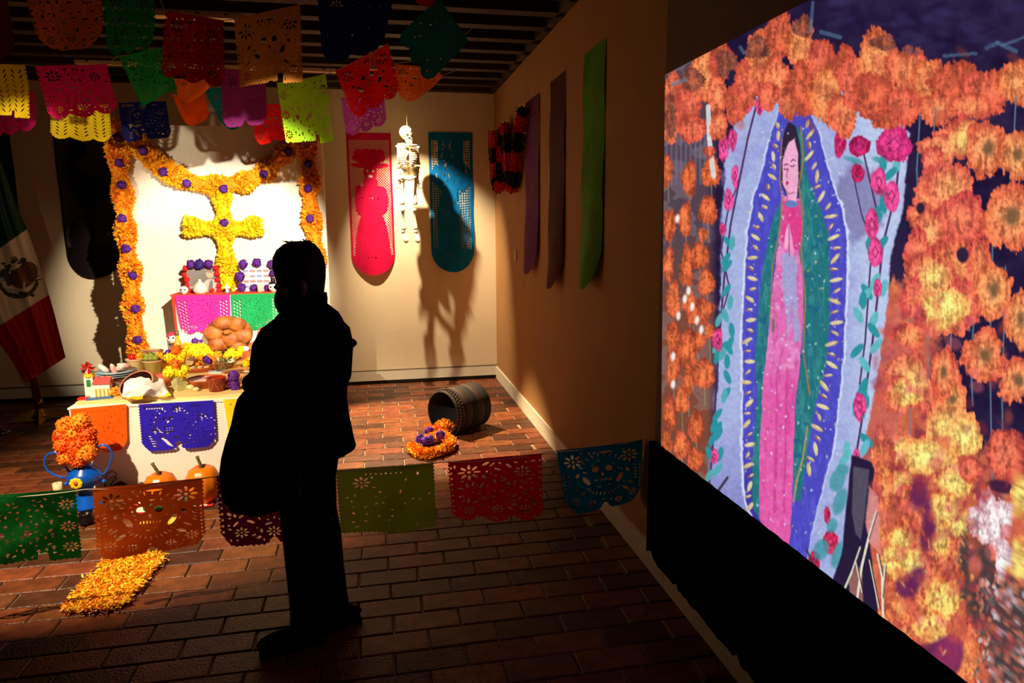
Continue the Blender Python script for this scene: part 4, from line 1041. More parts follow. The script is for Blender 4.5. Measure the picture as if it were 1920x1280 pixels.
MB().lathe([(.045, 0), (.03, .05), (.02, .12), (.012, c.z-ZT-.05)], Vector((c.x, c.y, ZT)), 14).build('figure_body', mat('figure_brown', (130, 90, 50), .6, .2), t, True)
MB().tube([c+Vector((-.02, -.03, -.045)), c+Vector((0, -.04, -.06)), c+Vector((.02, -.03, -.045))], .006, 6).build('collar', ink, t, True)
# marigold mounds with purple roses
def mound(lab, cx, y0, pts, r, roses, mats): return flowers('marigold_mound', lab, [at(x, yy, Y=yb) for x, yy, yb in pts], r, mats, [(at(x, yy, Y=yb), q) for x, yy, yb, q in roses])
mound('golden marigold mound with a purple rose below the skull figure', 0, 0, [(304, 668, 5.75), (314, 676, 5.7), (303, 680, 5.68), (320, 664, 5.8), (328, 676, 5.7)], .038, [(318, 665, 5.6, .04)], [MG[1], MY[2]])
mound('yellow petal mound in front of the fuchsia paper, with a purple rose on top', 0, 0, [(350, 650, 6.1), (362, 652, 6.1), (375, 652, 6.1), (388, 656, 6.05), (356, 660, 6.05), (370, 662, 6.0), (384, 664, 6.0), (398, 668, 5.9), (345, 662, 6.0)], .045, [(366, 640, 6.12, .03), (376, 641, 6.12, .022)], [MY[0], MG[1]])
mound('orange and yellow marigolds with a heart-shaped purple rose, centre of the altar', 0, 0, [(376, 672, 5.8), (392, 670, 5.8), (400, 678, 5.7), (406, 668, 5.85), (370, 682, 5.65)], .036, [(387, 674, 5.68, .03), (393, 677, 5.67, .022)], [MG[0], MY[0], MG[1]])
mound('yellow marigold cluster under the small breads', 0, 0, [(434, 660, 6.0), (446, 664, 5.95), (452, 656, 6.0), (426, 666, 5.9), (438, 668, 5.9), (462, 682, 5.7), (470, 676, 5.8)], .034, [(474, 676, 5.65, .024)], [MY[0], MY[1], MG[1]])
b = base(440, 730); t = flowers('marigold_bunch', 'orange marigolds behind two stacked purple roses, front right of the altar', [up(base(452, 716), .03), up(base(430, 718), .03), up(base(462, 712), .05), up(base(446, 708), .05), up(base(425, 728), .02), up(base(470, 716), .03)], .034, MG, [(up(b, .035), .038), (up(b, .095), .036)])
# vase of yellow marigolds at the front, and one behind it
gl = glass('clear_glass', (230, 236, 225))
for (x, y, hs, lab, grp) in ((337, 731, .10, 'small square glass vase of yellow and orange marigolds, front centre of the altar', 0), (336, 700, .10, 'second low vase of yellow marigolds, directly behind the front one', 1)):
    b = base(x, y); t = thing('flower_vase', lab, 'vase', b)
    MB().lathe([(0.001, 0), (.046, 0), (.05, .015), (.05, .10), (.046, .10), (.044, .012), (0.001, .01)], b, 4).build('glass_vase', mat('greenish_glass', (190, 190, 130), .1, .2, 20, spec=.8), t)
    for (dx, dz, m2, r) in ((-.045, .13, MY[1], .042), (.03, .125, MY[0], .038), (.0, .185, MG[2], .04), (-.01, .14, MY[0], .036), (.05, .15, MY[1], .032)):
        MB().puff(b+Vector((dx, -.02, dz)), r, 60).build('flower_head', m2, t); MB().tube([b+Vector((0, 0, .02)), b+Vector((dx, -.02, dz))], .003, 5).build('stem', leafm, t)
# clay vessels
dish('clay_bowl', 'round orange clay bowl of meat behind the white napkin', 'bowl', base(305, 722), .105, .075, clay, .022, mat('red_meat', (200, 84, 60), .4, .25, 30), seg=28)
b = base(368, 697); t = thing('clay_platter', 'long oval clay platter across the middle of the altar', 'platter', b)
mbx = MB().lathe([(0.001, 0), (.10, 0), (.15, .035), (.158, .04), (.14, .036), (.09, .01), (0.001, .01)], Vector((0, 0, 0)), 30)
for v in mbx.v: v.y *= .45; v += b
mbx.build('platter', clay, t, True)
for q in range(4): MB().tube([b+Vector((-.08+.05*q, -.02, .03)), b+Vector((-.05+.05*q, .02, .035))], .016, 8).build('tamale', mat('husk', (214, 176, 110), .7, .2), t, True)
b = base(386, 724); t = thing('clay_dish', 'reddish clay dish filled with pale pink mosaic sweets, front right of the altar', 'dish', b)
MB().lathe([(0.001, 0), (.095, 0), (.118, .055), (.125, .06), (.115, .062), (.108, .05), (0.001, .045)], b, 30).build('dish', clay, t, True)
MB().lathe([(.104, .054), (0.001, .062)], b, 24).build('contents', mat('pink_mosaic', (226, 206, 220), .5, .05, 26, c2=(216, 120, 80)), t, True)
b = base(407, 732); t = thing('clay_cup', 'red glazed clay cup with an incised triangle at the front edge of the altar', 'cup', b)
MB().lathe([(0.001, 0), (.048, 0), (.064, .088), (.066, .094), (.06, .094), (.045, .012), (0.001, .012)], b, 26).build('cup', clayd, t, True)
for s in (-1, 1): MB().tube([b+Vector((0, -.066, .075)), b+Vector((s*.026, -.053, .012))], .0018, 5).build('incised_line', mat('pale_line', (196, 110, 70), .5), t)
b = base(452, 716); t = thing('clay_bowl', 'large pale clay bowl of dark sauce at the right of the altar, by the person', 'bowl', b)
MB().lathe([(0.001, 0), (.07, 0), (.12, .05), (.13, .085), (.118, .085), (.09, .05), (0.001, .045)], b, 30).build('bowl', clayl, t, True)
MB().lathe([(.115, .074), (0.001, .078)], b, 24).build('sauce', mat('dark_sauce', (110, 34, 16), .25, .3, 20), t, True)
MB().ell(b+Vector((.055, -.03, .082)), (.03, .018, .008), 10, 6).build('onion', mat('pale_onion', (220, 210, 180), .5), t, True)
b = base(410, 700); t = thing('foil_packet', 'small silver and blue packet lying behind the clay cup', 'packet', b)
MB().box(up(b, .012), (.14, .06, .02), r=rot('Z', 12)).build('packet', mat('silver_foil', (200, 212, 220), .3, .1), t); MB().box(b+Vector((.02, -.005, .023)), (.06, .045, .002), r=rot('Z', 12)).build('print', blu, t)
skull(up(base(435, 692), .052), .036, 'sugar_skull', 'small white sugar skull behind the large clay bowl')
for i, (x, y, r) in enumerate(((358, 730, .022), (347, 728, .018), (368, 733, .018))):
    c = base(x, y); MBX = MB().ell(up(c, r*.8), (r*1.3, r, r*.8), 12, 8, dis=bump3(1, 4, .06)); o = MBX.build('garlic_bulb', mat('garlic', (224, 208, 150), .6, .15, 30), None, True, loc=c)
    tag(o, ('large garlic bulb between the front vase and the clay dish', 'small garlic bulb touching the foot of the front vase', 'small garlic bulb nearest the clay dish')[i], 'garlic', 'garlic bulbs at the front of the altar')
for i, (x, y) in enumerate(((426, 716), (421, 722))):
    c = base(x, y); t = thing('tea_candle', ('pink votive candle right of the clay cup', 'pale votive candle touching the clay cup')[i], 'candle', c)
    MB().lathe([(0.001, 0), (.014, 0), (.014, .05), (0.001, .05)], c, 12).build('wax', mat('candle_wax_%d' % i, ((236, 120, 90), (240, 220, 190))[i], .5), t, True); MB().tube([up(c, .05), up(c, .06)], .001, 4).build('wick', ink, t)
# basket of leaves and seeds
b = base(424, 692); t = thing('seed_basket', 'speckled basket of seeds and greens, centre right of the altar', 'basket', b)
MB().lathe([(0.001, 0), (.06, 0), (.085, .06), (.088, .064), (.08, .062), (0.001, .05)], b, 24).build('basket', mat('mottled_cane', (190, 150, 96), .6, .1, 70, c2=(90, 40, 24), bump=.4), t, True)
for q in range(22): MB().petal(b+Vector((R_.uniform(-.06, .06), R_.uniform(-.04, .04), .065)), (R_.uniform(-1, 1), R_.uniform(-1, .3), R_.uniform(.2, 1)), .045, .02).build('leaf', (leafm, mat('lime_leaf', (190, 210, 70), .6), mat('cream_petal', (244, 230, 180), .6))[q % 3], t)
# the great bread
crust = mat('bread_crust', (190, 116, 48), .55, .12, 9, c2=(128, 62, 22), bump=.5); 
b = Vector(at(430, 668, Y=6.12)); b.z = ZT
c = at(428, 624, Y=6.12); t = thing('dead_bread', 'huge round sugared loaf with bone-shaped knobs leaning on the altar step', 'bread', b)
r = S(44, c)
MB().ell(c+Vector((0, .04, -.01)), (r*.98, r*.5, r*.76), 30, 18, dis=bump3(2, 3, .03)).build('loaf', crust, t, True)
for i, (dx, dz, rx, rz) in enumerate(((-.52, .05, .40, .33), (-.12, .46, .42, .30), (.42, .40, .38, .30), (.60, -.12, .40, .34), (.16, -.24, .44, .34), (-.36, -.42, .44, .32), (.40, -.52, .36, .26))):
    MB().ell(c+Vector((dx*r, -r*.30+.10*r*(dx*dx+dz*dz), dz*r)), (r*rx, r*.26, r*rz), 16, 10, dis=bump3(1, 4, .06)).build('bone_strip', crust, t, True)
MB().ell(c+Vector((r*.05, -r*.55, r*.12)), (r*.15, r*.10, r*.11), 12, 8).build('knob', crust, t, True)
MB().lathe([(.07, 0), (.09, .02), (.10, .045)], Vector((c.x, c.y-.02, ZT)), 20).build('stand', clay, t, True)
b = base(472, 672); t = thing('bread_box', 'small terracotta box with a pale roll and a white egg, right of the great loaf', 'box', b)
MB().box(up(b, .035), (.16, .10, .07)).build('box', clay, t)
b1 = up(b, .10); o = MB().ell(b1+Vector((.035, .02, .005)), (.075, .045, .04), 16, 10, r=rot('Y', -12), dis=bump3(1, 4, .05)).build('bread_roll', crust, None, True, loc=b1); tag(o, 'small bread roll resting on the terracotta box by the great loaf', 'bread')
o = MB().ell(b+Vector((-.045, -.02, .09)), (.036, .028, .024), 14, 9).build('egg', sugar, None, True, loc=up(b, .07)); tag(o, 'white egg resting on the terracotta box', 'egg')
b = base(497, 664); t = thing('small_bottle', 'thin brown bottle with a red paper flower at the right of the step', 'bottle', b)
MB().lathe([(0.001, 0), (.022, 0), (.022, .09), (.01, .12), (.01, .15), (0.001, .15)], b, 14).build('bottle', mat('brown_glass', (110, 60, 30), .2), t, True)
MB().puff(up(b, .2), .04, 60, mis=(0,)).build('red_flower', mat('red_flower', (226, 20, 24), .7, .2), t); MB().tube([up(b, .14), up(b, .2)], .003, 5).build('stem', leafm, t)

# ------------------------------------------------------------------ things on the raised step
YS2 = SY+.05
def onstep(x, Y=YS2): p = at(x, 545, Y=Y); return Vector((p.x, Y, SZ))
c = onstep(345); skull(up(c, .036), .036, 'sugar_skull', 'round smiling white skull at the left end of the altar step')
c = onstep(376, SY+.066); t = thing('sugar_skull_jar', 'pale rounded sugar jar in front of the framed portrait', 'jar', c)
MB().lathe([(0.001, 0), (.045, 0), (.062, .03), (.05, .07), (.022, .10), (0.001, .105)], c, 22).build('jar', mat('milky_sugar', (244, 226, 206), .35, .05), t, True); MB().ell(up(c, .112), .014, 8, 6).build('knob', sugar, t, True)
c = onstep(426, SY+.05); t = thing('figurine', 'tiny white figurine on a silver base, below the foot of the marigold cross', 'figurine', c)
MB().lathe([(0.001, 0), (.028, 0), (.03, .012), (0.001, .014)], c, 16).build('base', mat('silver_base', (170, 176, 176), .25, metal=.7), t, True)
MB().lathe([(.014, .012), (.01, .035), (.006, .04)], c, 12).ell(up(c, .052), (.012, .01, .014), 10, 8).ell(c+Vector((-.016, 0, .048)), .009, 8, 6).ell(c+Vector((.016, 0, .048)), .009, 8, 6).ell(up(c, .072), .011, 8, 6).build('figure', sugar, t, True)
# framed portrait with flowers
YPt = SY+.18
def frame_thing(name, lab, cat, x0, x1, y0, y1): 
    a = at(x0, y1, Y=YPt); b = at(x1, y0, Y=YPt); a.z = SZ; return a, b, thing(name, lab, cat, Vector(((a.x+b.x)/2, YPt, SZ)))
a, b, t = frame_thing('framed_portrait', 'landscape portrait photograph edged with red flowers and purple roses, left of the cross', 'picture', 352, 408, 500, 546)
NUp, NVp = 90, 70
u, v = np.meshgrid(np.linspace(0, 1, NUp), np.linspace(0, 1, NVp))
col = np.ones((NVp, NUp, 3))*np.array(lin((136, 132, 126)))*(.8+.35*np.sin(u*5+v*3)*.4+.25*u)[..., None]
def pp(mask, c): 
    global col
    col = np.where(mask[..., None], np.array(lin(c)), col)
pp(ell_(u, v, .74, 1.0, .30, .52) < 0, (196, 186, 176)); pp(ell_(u, v, .72, .9, .07, .4, .15) < 0, (120, 116, 116)); pp(ell_(u, v, .74, .26, .12, .18) < 0, (206, 176, 156)); pp(ell_(u, v, .74, .13, .13, .10) < 0, (150, 128, 112))
pp(ell_(u, v, .70, .25, .02, .012) < 0, (90, 70, 64)); pp(ell_(u, v, .79, .25, .02, .012) < 0, (90, 70, 64)); pp(ell_(u, v, .74, .36, .04, .012) < 0, (150, 90, 84)); pp(ell_(u, v, .2, .8, .12, .06) < 0, (176, 150, 144))
Pp = np.stack([a.x+(b.x-a.x)*u, np.full_like(u, YPt-.004), b.z+(a.z-b.z)*v], -1).reshape(-1, 3)
idx = np.arange(NUp*NVp).reshape(NVp, NUp); fc_ = np.stack([idx[:-1, :-1], idx[1:, :-1], idx[1:, 1:], idx[:-1, 1:]], -1).reshape(-1, 4)
color_mesh('photograph', Pp, fc_, col.reshape(-1, 3), attr_mat('photo_print', .4), tuple(t.location), t)
MB().box(((a.x+b.x)/2, YPt+.006, (a.z+b.z)/2), (b.x-a.x+.02, .014, b.z-a.z+.02)).build('frame_back', mat('frame_black', (30, 24, 22), .5), t)
rf = mat('red_flower', (232, 26, 14), .7, .2)
for (x, y, r_) in ((347, 503, .024), (346, 515, .02), (350, 524, .024), (351, 534, .02), (354, 544, .022), (366, 546, .016), (382, 547, .016), (398, 545, .018), (410, 544, .02), (410, 535, .022), (408, 524, .022), (407, 513, .024), (405, 503, .024)):
    p = at(x, y, Y=YPt-.02); p.z = max(p.z, SZ+.018); MB().puff(p, r_, 40).build('red_flower', rf, t)
for x, r_, m2 in ((358, .036, PUR), (374, .042, mat('indigo_crepe', (48, 22, 112), .75, .35, 40, bump=.5, bscale=90)), (391, .038, PUR)): pompom(at(x, 495, Y=YPt-.03), r_, t, m2)
# card of small printed banknotes edged with roses
a, b, t = frame_thing('picture_card', 'white card of small pastel pictures edged with purple roses, right of the cross', 'card', 453, 532, 496, 547)
MB().box(((a.x+b.x)/2, YPt+.0, (a.z+b.z)/2), (b.x-a.x, .008, b.z-a.z)).build('card', mat('card_white', (244, 238, 226), .7, .02), t)
pc = [mat('pastel_'+n, c_, .6) for n, c_ in (('blue', (120, 160, 210)), ('rose', (226, 130, 130)), ('green', (170, 200, 140)), ('grey', (150, 150, 170)))]
for i in range(6):
    for j in range(4):
        x = a.x+(b.x-a.x)*(.12+.155*i); z = a.z+(b.z-a.z)*(.18+.20*j)
        MB().box((x, YPt-.0055, z), ((b.x-a.x)*.12, .003, (b.z-a.z)*.09)).build('small_picture', pc[(i*3+j*5+i*j) % 4], t)
for x, y, r_ in ((455, 495, .04), (482, 492, .038), (508, 495, .036), (450, 518, .042), (453, 539, .038), (476, 541, .034), (511, 512, .03), (502, 541, .03), (530, 494, .036), (534, 518, .036)): 
    p = at(x, y, Y=YPt-.03); p.z = max(p.z, SZ+.03); pompom(p, r_, t)
c = onstep(487, SY+.05); t = thing('candle', 'short peach candle on the altar step in front of the picture card', 'candle', c); MB().lathe([(0.001, 0), (.02, 0), (.02, .07), (0.001, .07)], c, 14).build('wax', mat('peach_wax', (244, 206, 170), .5), t, True); MB().tube([up(c, .07), up(c, .08)], .0012, 4).build('wick', ink, t)
skull(up(onstep(513, SY+.05), .042), .042, 'skull_ornament', 'white skull wearing a black top hat on the altar step, next to the head', 'top')

# ------------------------------------------------------------------ floor in front of the altar
b = at(165, 948, Z=0); t = thing('blue_vase', 'blue urn vase with wire handles and a painted yellow flower, left front of the altar', 'vase', b)
q = zc(b)/FPX
bl = mat('blue_enamel', (10, 84, 190), .25, .15, 6)
MB().lathe([(0.001, 0), (27*q, 0), (26*q, 4*q), (17*q, 20*q), (12*q, 33*q), (14*q, 38*q), (26*q, 46*q), (29*q, 58*q), (26*q, 68*q), (15*q, 76*q), (13*q, 82*q), (20*q, 96*q), (21*q, 99*q), (18*q, 97*q), (11*q, 82*q)], b, 30).build('urn', bl, t, True)
yc = mat('painted_yellow', (240, 210, 30), .5, .1); f = up(b, 55*q)+Vector((-4*q, -29*q, 0))
mb = MB()
for i in range(8): a = i*math.pi/4; mb.ell(f+Vector((7*q*math.cos(a), 0.9*q, 6.5*q*math.sin(a))), (4.6*q, 1.4*q, 4.6*q), 8, 6)
mb.build('painted_petals', yc, t, True); MB().ell(f+Vector((0, -1.0*q, 0)), (3.5*q, 1.5*q, 3.5*q), 10, 6).build('painted_centre', mat('painted_red', (190, 80, 20), .5), t, True)
mb = MB()
for i in range(5): a = .6+i*1.25; mb.ell(f+Vector((10*q*math.cos(a), 1.2*q, 8*q*math.sin(a))), (3.2*q, 1*q, 2*q), 8, 6)
mb.build('painted_leaves', mat('painted_green', (40, 150, 110), .5), t, True)
for s in (-1, 1):
    pts = [b+Vector((s*dx*q, 0, dz*q)) for dx, dz in ((26, 56), (40, 60), (52, 66), (60, 74), (64, 86), (62, 98), (54, 106), (44, 108), (36, 102), (33, 92), (30, 80), (24, 66))]
    if s > 0: pts = [b+Vector((dx*q, 0, dz*q)) for dx, dz in ((24, 56), (36, 62), (44, 74), (50, 90), (50, 104), (44, 114), (34, 117), (26, 112), (22, 102), (20, 92))]
    MB().tube(pts, 2.0*q, 8).build('handle', bl, t, True); MB().ell(b+Vector((s*32*q, 0, 46*q)), 4*q, 8, 6).build('handle_bead', bl, t, True)
grp_mats = [mat('marigold_pot_orange', (255, 138, 0), .75, .12, 20), mat('marigold_pot_deep', (250, 96, 0), .75, .12, 20)]
t = thing('marigold_bouquet', 'big bouquet of orange marigolds standing in the blue urn vase', 'flowers', up(b, 95*q))
for (x, y, r_, mi) in ((125, 798, 17, 0), (150, 792, 18, 0), (118, 817, 16, 1), (140, 812, 19, 0), (163, 812, 16, 1), (120, 835, 16, 1), (146, 836, 17, 1), (166, 830, 15, 0), (126, 856, 16, 0), (142, 850, 14, 1), (160, 848, 20, 0), (150, 862, 14, 0), (135, 842, 14, 1)):
    p = at(x, y, Y=b.y-.03*(y > 830)); mb = MB(); mb.puff(p, r_*q*1.08, 260, L=.017, mis=(0, 0, 1) if mi == 0 else (1, 1, 0)); mb.build('flower_head', grp_mats, t)
for i in range(6): MB().tube([up(b, 80*q)+Vector((.006*(i-3), 0, 0)), at(125+8*i, 850, Y=b.y)], .003, 5).build('stem', leafm, t)
def pumpkin(x, y, rp, lab, hh, st):
    b = at(x, y, Z=0); q = zc(b)/FPX; r = rp*q; t = thing('pumpkin', lab, 'pumpkin', b, 'pumpkins against the altar front')
    pm = mat('pumpkin_skin', (226, 122, 16), .3, .12, 8)
    MB().lathe([(0.001, .02*r+hh*r*.1), (r*.5, 0.0), (r*.85, hh*r*.25), (r, hh*r*.55), (r*.97, hh*r*.8), (r*.75, hh*r*1.05), (r*.4, hh*r*1.16), (r*.12, hh*r*1.1), (0.001, hh*r*1.08)], b, 40, wob=lambda a, z: -.05*abs(math.sin(a*5))**.4+.05).build('body', pm, t, True)
    s0 = up(b, hh*r*1.06); MB().tube([s0, s0+Vector((-.01*st, 0, .03)), s0+Vector((-.03*st, 0, .07)), s0+Vector((-.035*st, 0, .085))], [.016, .010, .009, .012], 7).build('stalk', mat('pumpkin_stalk', (100, 84, 34), .8, .3, 30), t, True)
    return t
pumpkin(305, 946, 29, 'squat orange pumpkin at the altar foot, left of its twin', 1.85, 1); pumpkin(384, 940, 30, 'taller orange pumpkin at the altar foot, nearest the person', 2.0, .6)
b = at(110, 930, Z=0); t = thing('glass_candle', 'pale wax candle in a short glass left of the blue urn', 'candle', b); q = zc(b)/FPX
MB().lathe([(0.001, 0), (7*q, 0), (8*q, 26*q), (7.5*q, 26*q), (0.001, 22*q)], b, 18).build('wax', mat('cream_wax', (226, 212, 168), .5), t, True); MB().tube([up(b, 22*q), up(b, 29*q)], .0015, 4).build('wick', ink, t)
b = at(163, 982, Z=0); q = zc(b)/FPX; t = thing('black_bowl', 'small round black clay bowl on the bricks between two paper flags', 'bowl', b)
MB().lathe([(0.001, 0), (9*q, 0), (15*q, 7*q), (14.5*q, 14*q), (10*q, 19*q), (12*q, 22*q), (9*q, 20*q), (0.001, 10*q)], b, 26).build('bowl', mat('black_clay', (16, 12, 10), .3), t, True); MB().lathe([(10.5*q, 19*q), (12.5*q, 22*q), (11.5*q, 22.5*q)], b, 26).build('rim', mat('black_clay', (16, 12, 10)), t, True)
# serape cloth with produce seen through the paper flags
b = at(300, 960, Z=0.003); ca_ = [at(232, 968, Z=0), at(398, 950, Z=0), at(415, 915, Z=0), at(262, 926, Z=0)]
def quad(c, n, m_, zz):
    P = [[(ca_[0]*(1-i/n)+ca_[1]*(i/n))*(1-j/n)+(ca_[3]*(1-i/n)+ca_[2]*(i/n))*(j/n)+Vector((0, 0, zz+.003*math.sin(i*1.3)*math.sin(j*1.1))) for i in range(n+1)] for j in range(n+1)]; return P
o = sheet(quad(b, 14, None, .006), None, 'ground_cloth', mi=lambda i, j: 1 if j < 1 or i < 1 or j > 12 or i > 12 else 0, mats=[mat('cloth_offwhite', (236, 226, 206), .8), mat('cloth_red_edge', (200, 24, 24), .8)])
tag(o, 'off-white cloth with a red edge spread on the bricks before the altar', 'cloth')
avo = mat('avocado_skin', (60, 84, 44), .5, .3, 20); corn = mat('yellow_squash', (240, 186, 40), .5, .1)
for i, (x, y, r, m2, n, lb) in enumerate(((285, 958, .035, avo, 'avocado', 'green avocado on the left of the ground cloth'), (312, 952, .04, avo, 'avocado', 'dark green avocado in the middle of the ground cloth'), (345, 950, .035, avo, 'avocado', 'green avocado at the right of the ground cloth'), (366, 944, .03, avo, 'avocado', 'small avocado beside the taller pumpkin'))):
    c = at(x, y, Z=.012); o = MB().ell(c+Vector((0, 0, r*.7)), (r*1.4, r, r*.8), 14, 9, r=rot('Z', 40*i)).build(n, m2, None, True, loc=c); tag(o, lb, n, 'avocados on the ground cloth')
for i, (x, y, r, lb) in enumerate(((276, 996, .05, 'yellow squash on the bricks in front of the ground cloth, left'), (328, 988, .04, 'small yellow squash on the bricks, right of the larger one'))):
    c = at(x, y, Z=0); t = thing('yellow_squash', lb, 'squash', c); MB().lathe([(0.001, 0), (r*.7, .005), (r, r*.5), (r*.7, r*1.1), (r*.3, r*1.5), (0.001, r*1.6)], c, 20, wob=lambda a, z: .06*math.sin(a*6)).build('body', corn, t, True); MB().tube([up(c, r*1.5), up(c, r*1.8)], .006, 6).build('stalk', leafm, t)
b = at(228, 913, Z=0); t = thing('dried_chilli', 'dark red dried chilli with a curled stalk by the altar corner', 'chilli', b); MB().tube([b+Vector((-.05, 0, .02)), b+Vector((0, 0, .03)), b+Vector((.04, 0, .02))], [.006, .018, .004], 8).build('pod', mat('dried_chilli', (90, 20, 14), .4), t, True); MB().tube([b+Vector((-.05, 0, .02)), b+Vector((-.03, 0, .07)), b+Vector((0, 0, .07))], .0025, 5).build('stalk', leafm, t)
b = at(202, 914, Z=0); t = thing('handle_shadow_loops', 'dark loops standing in for the vase handle shadow, left of the altar front', 'painted shadow', b); q = zc(b)/FPX  # cast shadow of the urn handle, modelled as dark loops
for k in range(3): MB().tube([b+Vector((dx*q, -.02*k, dz*q+.006)) for dx, dz in ((0, 0), (-6+3*k, 14), (0+3*k, 34-8*k), (10+3*k, 42-9*k), (18+2*k, 34-8*k), (14, 14), (6, 2))], .0025, 6).build('loop', mat('handle_shadow_dark', (24, 18, 16), .4, metal=.5), t, True)
b = at(6, 812, Z=0); t = thing('metal_lid', 'round metal lid lying on the dark bricks at the far left edge', 'lid', b); MB().lathe([(.0, .0), (.055, 0), (.06, .012), (.05, .02), (0.001, .026)], b, 26).build('lid', mat('dull_metal', (140, 130, 115), .25, metal=1), t, True); MB().ell(up(b, .034), .012, 8, 6).build('knob', mat('dull_metal', (140, 130, 115)), t, True)
# petal path
outl = [(300, 1037), (258, 1040), (205, 1048), (188, 1058), (190, 1072), (160, 1090), (146, 1108), (130, 1125), (122, 1142), (160, 1144), (200, 1138), (238, 1128), (244, 1110), (262, 1100), (280, 1075), (296, 1060), (308, 1046)]
def inpoly(x, y, P):
    c = False; j = len(P)-1
    for i in range(len(P)):
        if (P[i][1] > y) != (P[j][1] > y) and x < (P[j][0]-P[i][0])*(y-P[i][1])/(P[j][1]-P[i][1])+P[i][0]: c = not c
        j = i
    return c
mb = MB(); n = 0; pcx = at(210, 1090, Z=0)
while n < 5200:
    x, y = R_.uniform(115, 312), R_.uniform(1030, 1150)
    if not inpoly(x, y, outl): 
        if not (inpoly(x+R_.gauss(0, 5), y+R_.gauss(0, 4), outl) and R_.random() < .5): continue
    p = at(x, y, Z=R_.uniform(.004, .03)); a = R_.uniform(0, 6.28); L = R_.uniform(.018, .036)
    mb.petal(p, (math.cos(a), math.sin(a), R_.uniform(-.1, .5)), L, L*.3, R_.randrange(3), .5); n += 1
for v in mb.v: v.z = max(v.z, .003)
o = mb.build('marigold_petals', [mat('petal_gold', (255, 204, 24), .7, .1), mat('petal_orange', (255, 176, 8), .7, .1), mat('petal_deep', (246, 148, 8), .7, .1)], loc=pcx)
tag(o, 'path of loose orange marigold petals scattered on the bricks below the orange flag', 'petals', kind='stuff')

# ------------------------------------------------------------------ projection wall at the right
XB = XR-.035
grey = mat('projection_board_paint', (120, 96, 84), .9, .04, 3)
ye = at(1243, 300, X=XB).y
o = MB().box(((XB+XR)/2+.001, (ye-2.5)/2, 1.6), (XR-XB, ye+2.5, 2.94)).build('projection_board', grey, loc=(XR, 1.0, .13))
tag(o, 'broad dark board standing proud of the right wall, carrying the projected picture', 'board')
# black drape along its foot, with a ragged lower hem
yb0 = at(1217, 828, X=XB-.03).y; zt_ = at(1219, 829, X=XB-.03).z
mb = MB(); n = 160; x0, x1 = XB-.03, XB-.001; zs = []
for i in range(n+1):
    y = yb0-(yb0+1.5)*i/n; z0 = .135+.012*R_.random()+(.03 if R_.random() < .12 else 0); zs.append(z0); zt2 = zt_+.004*R_.random()
    mb.v += [Vector((x0, y, z0)), Vector((x0, y, zt2)), Vector((x1, y, zt2)), Vector((x1, y, z0))]
for i in range(n):
    a = i*4
    for k in range(4): mb.f.append((a+k, a+4+k, a+4+(k+1) % 4, a+(k+1) % 4)); mb.m.append(0)
mb.f += [(3, 2, 1, 0), (n*4, n*4+1, n*4+2, n*4+3)]; mb.m += [0, 0]
o = mb.build('black_drape', mat('black_drape', (5, 4, 5), .98, .1, spec=0), loc=(XB-.02, yb0, .13)); tag(o, 'long black drape hung along the foot of the projection board', 'drape')
# blades of grass standing up behind the drape edge
# the projected picture itself: painted on a fine flat grid in its own plane
XS = XB-.004
NU, NV = 600, 560
pt0 = at(1247, 140, X=XS); pb0 = at(1240, 835, X=XS); z1_, z0_ = pt0.z, .60
xs = np.concatenate([np.linspace(0, 1, NU-40), 1+np.linspace(.03, 1, 40)])
def Yof(s):      # equal steps across the photograph, then on to the picture's right edge
    px = 1247+(1935-1247)*np.minimum(s, 1); d0 = ((px-CX)/FPX)[:, None]*RW[:, 0]+((600-CY)/FPX)*RW[:, 1]+RW[:, 2]
    y = d0[:, 1]*(XS/d0[:, 0]); return np.where(s > 1, y-(s-1)*.45, y)
Yc = Yof(xs); Zr = np.linspace(z1_, z0_, NV)
tz = (z1_-Zr)/(z1_-z0_); Yg2 = Yc[None, :]+(pb0.y-pt0.y)*tz[:, None]*np.clip(1-xs, 0, 1)[None, :]+(pt0.y-Yc[0])*np.clip(1-xs, 0, 1)[None, :]
SP = np.stack([np.full((NV, NU), XS), Yg2, np.repeat(Zr[:, None], NU, 1)], -1)
X, Y = proj(SP)
X = np.minimum(X, 2300); rs = np.random.RandomState(5)
def vnoise(x, y, sc, seed):
    r = np.random.RandomState(seed).rand(64, 64); xx, yy = x/sc, y/sc; i = np.floor(xx).astype(int); j = np.floor(yy).astype(int); fx, fy = xx-i, yy-j; fx = fx*fx*(3-2*fx); fy = fy*fy*(3-2*fy)
    g = lambda a, b: r[a % 64, b % 64]
    return (g(i, j)*(1-fx)+g(i+1, j)*fx)*(1-fy)+(g(i, j+1)*(1-fx)+g(i+1, j+1)*fx)*fy
def fbm(x, y, sc, seed): return .5*vnoise(x, y, sc, seed)+.3*vnoise(x, y, sc/2.1, seed+1)+.2*vnoise(x, y, sc/4.3, seed+2)
N1 = fbm(X, Y, 40, 1); N2 = fbm(X, Y, 14, 5); N3 = fbm(X*2.2, Y*.6, 12, 9); NF = vnoise(X, Y, 4, 21)
PIC = np.zeros((NV, NU, 3))
def C3(c): return np.array(c, float)
def mixin(mask, c, al=1.0):
    mk = (np.clip(mask, 0, 1)*al)[..., None]; np.copyto(PIC, PIC*(1-mk)+(C3(c) if not isinstance(c, np.ndarray) else c)*mk)
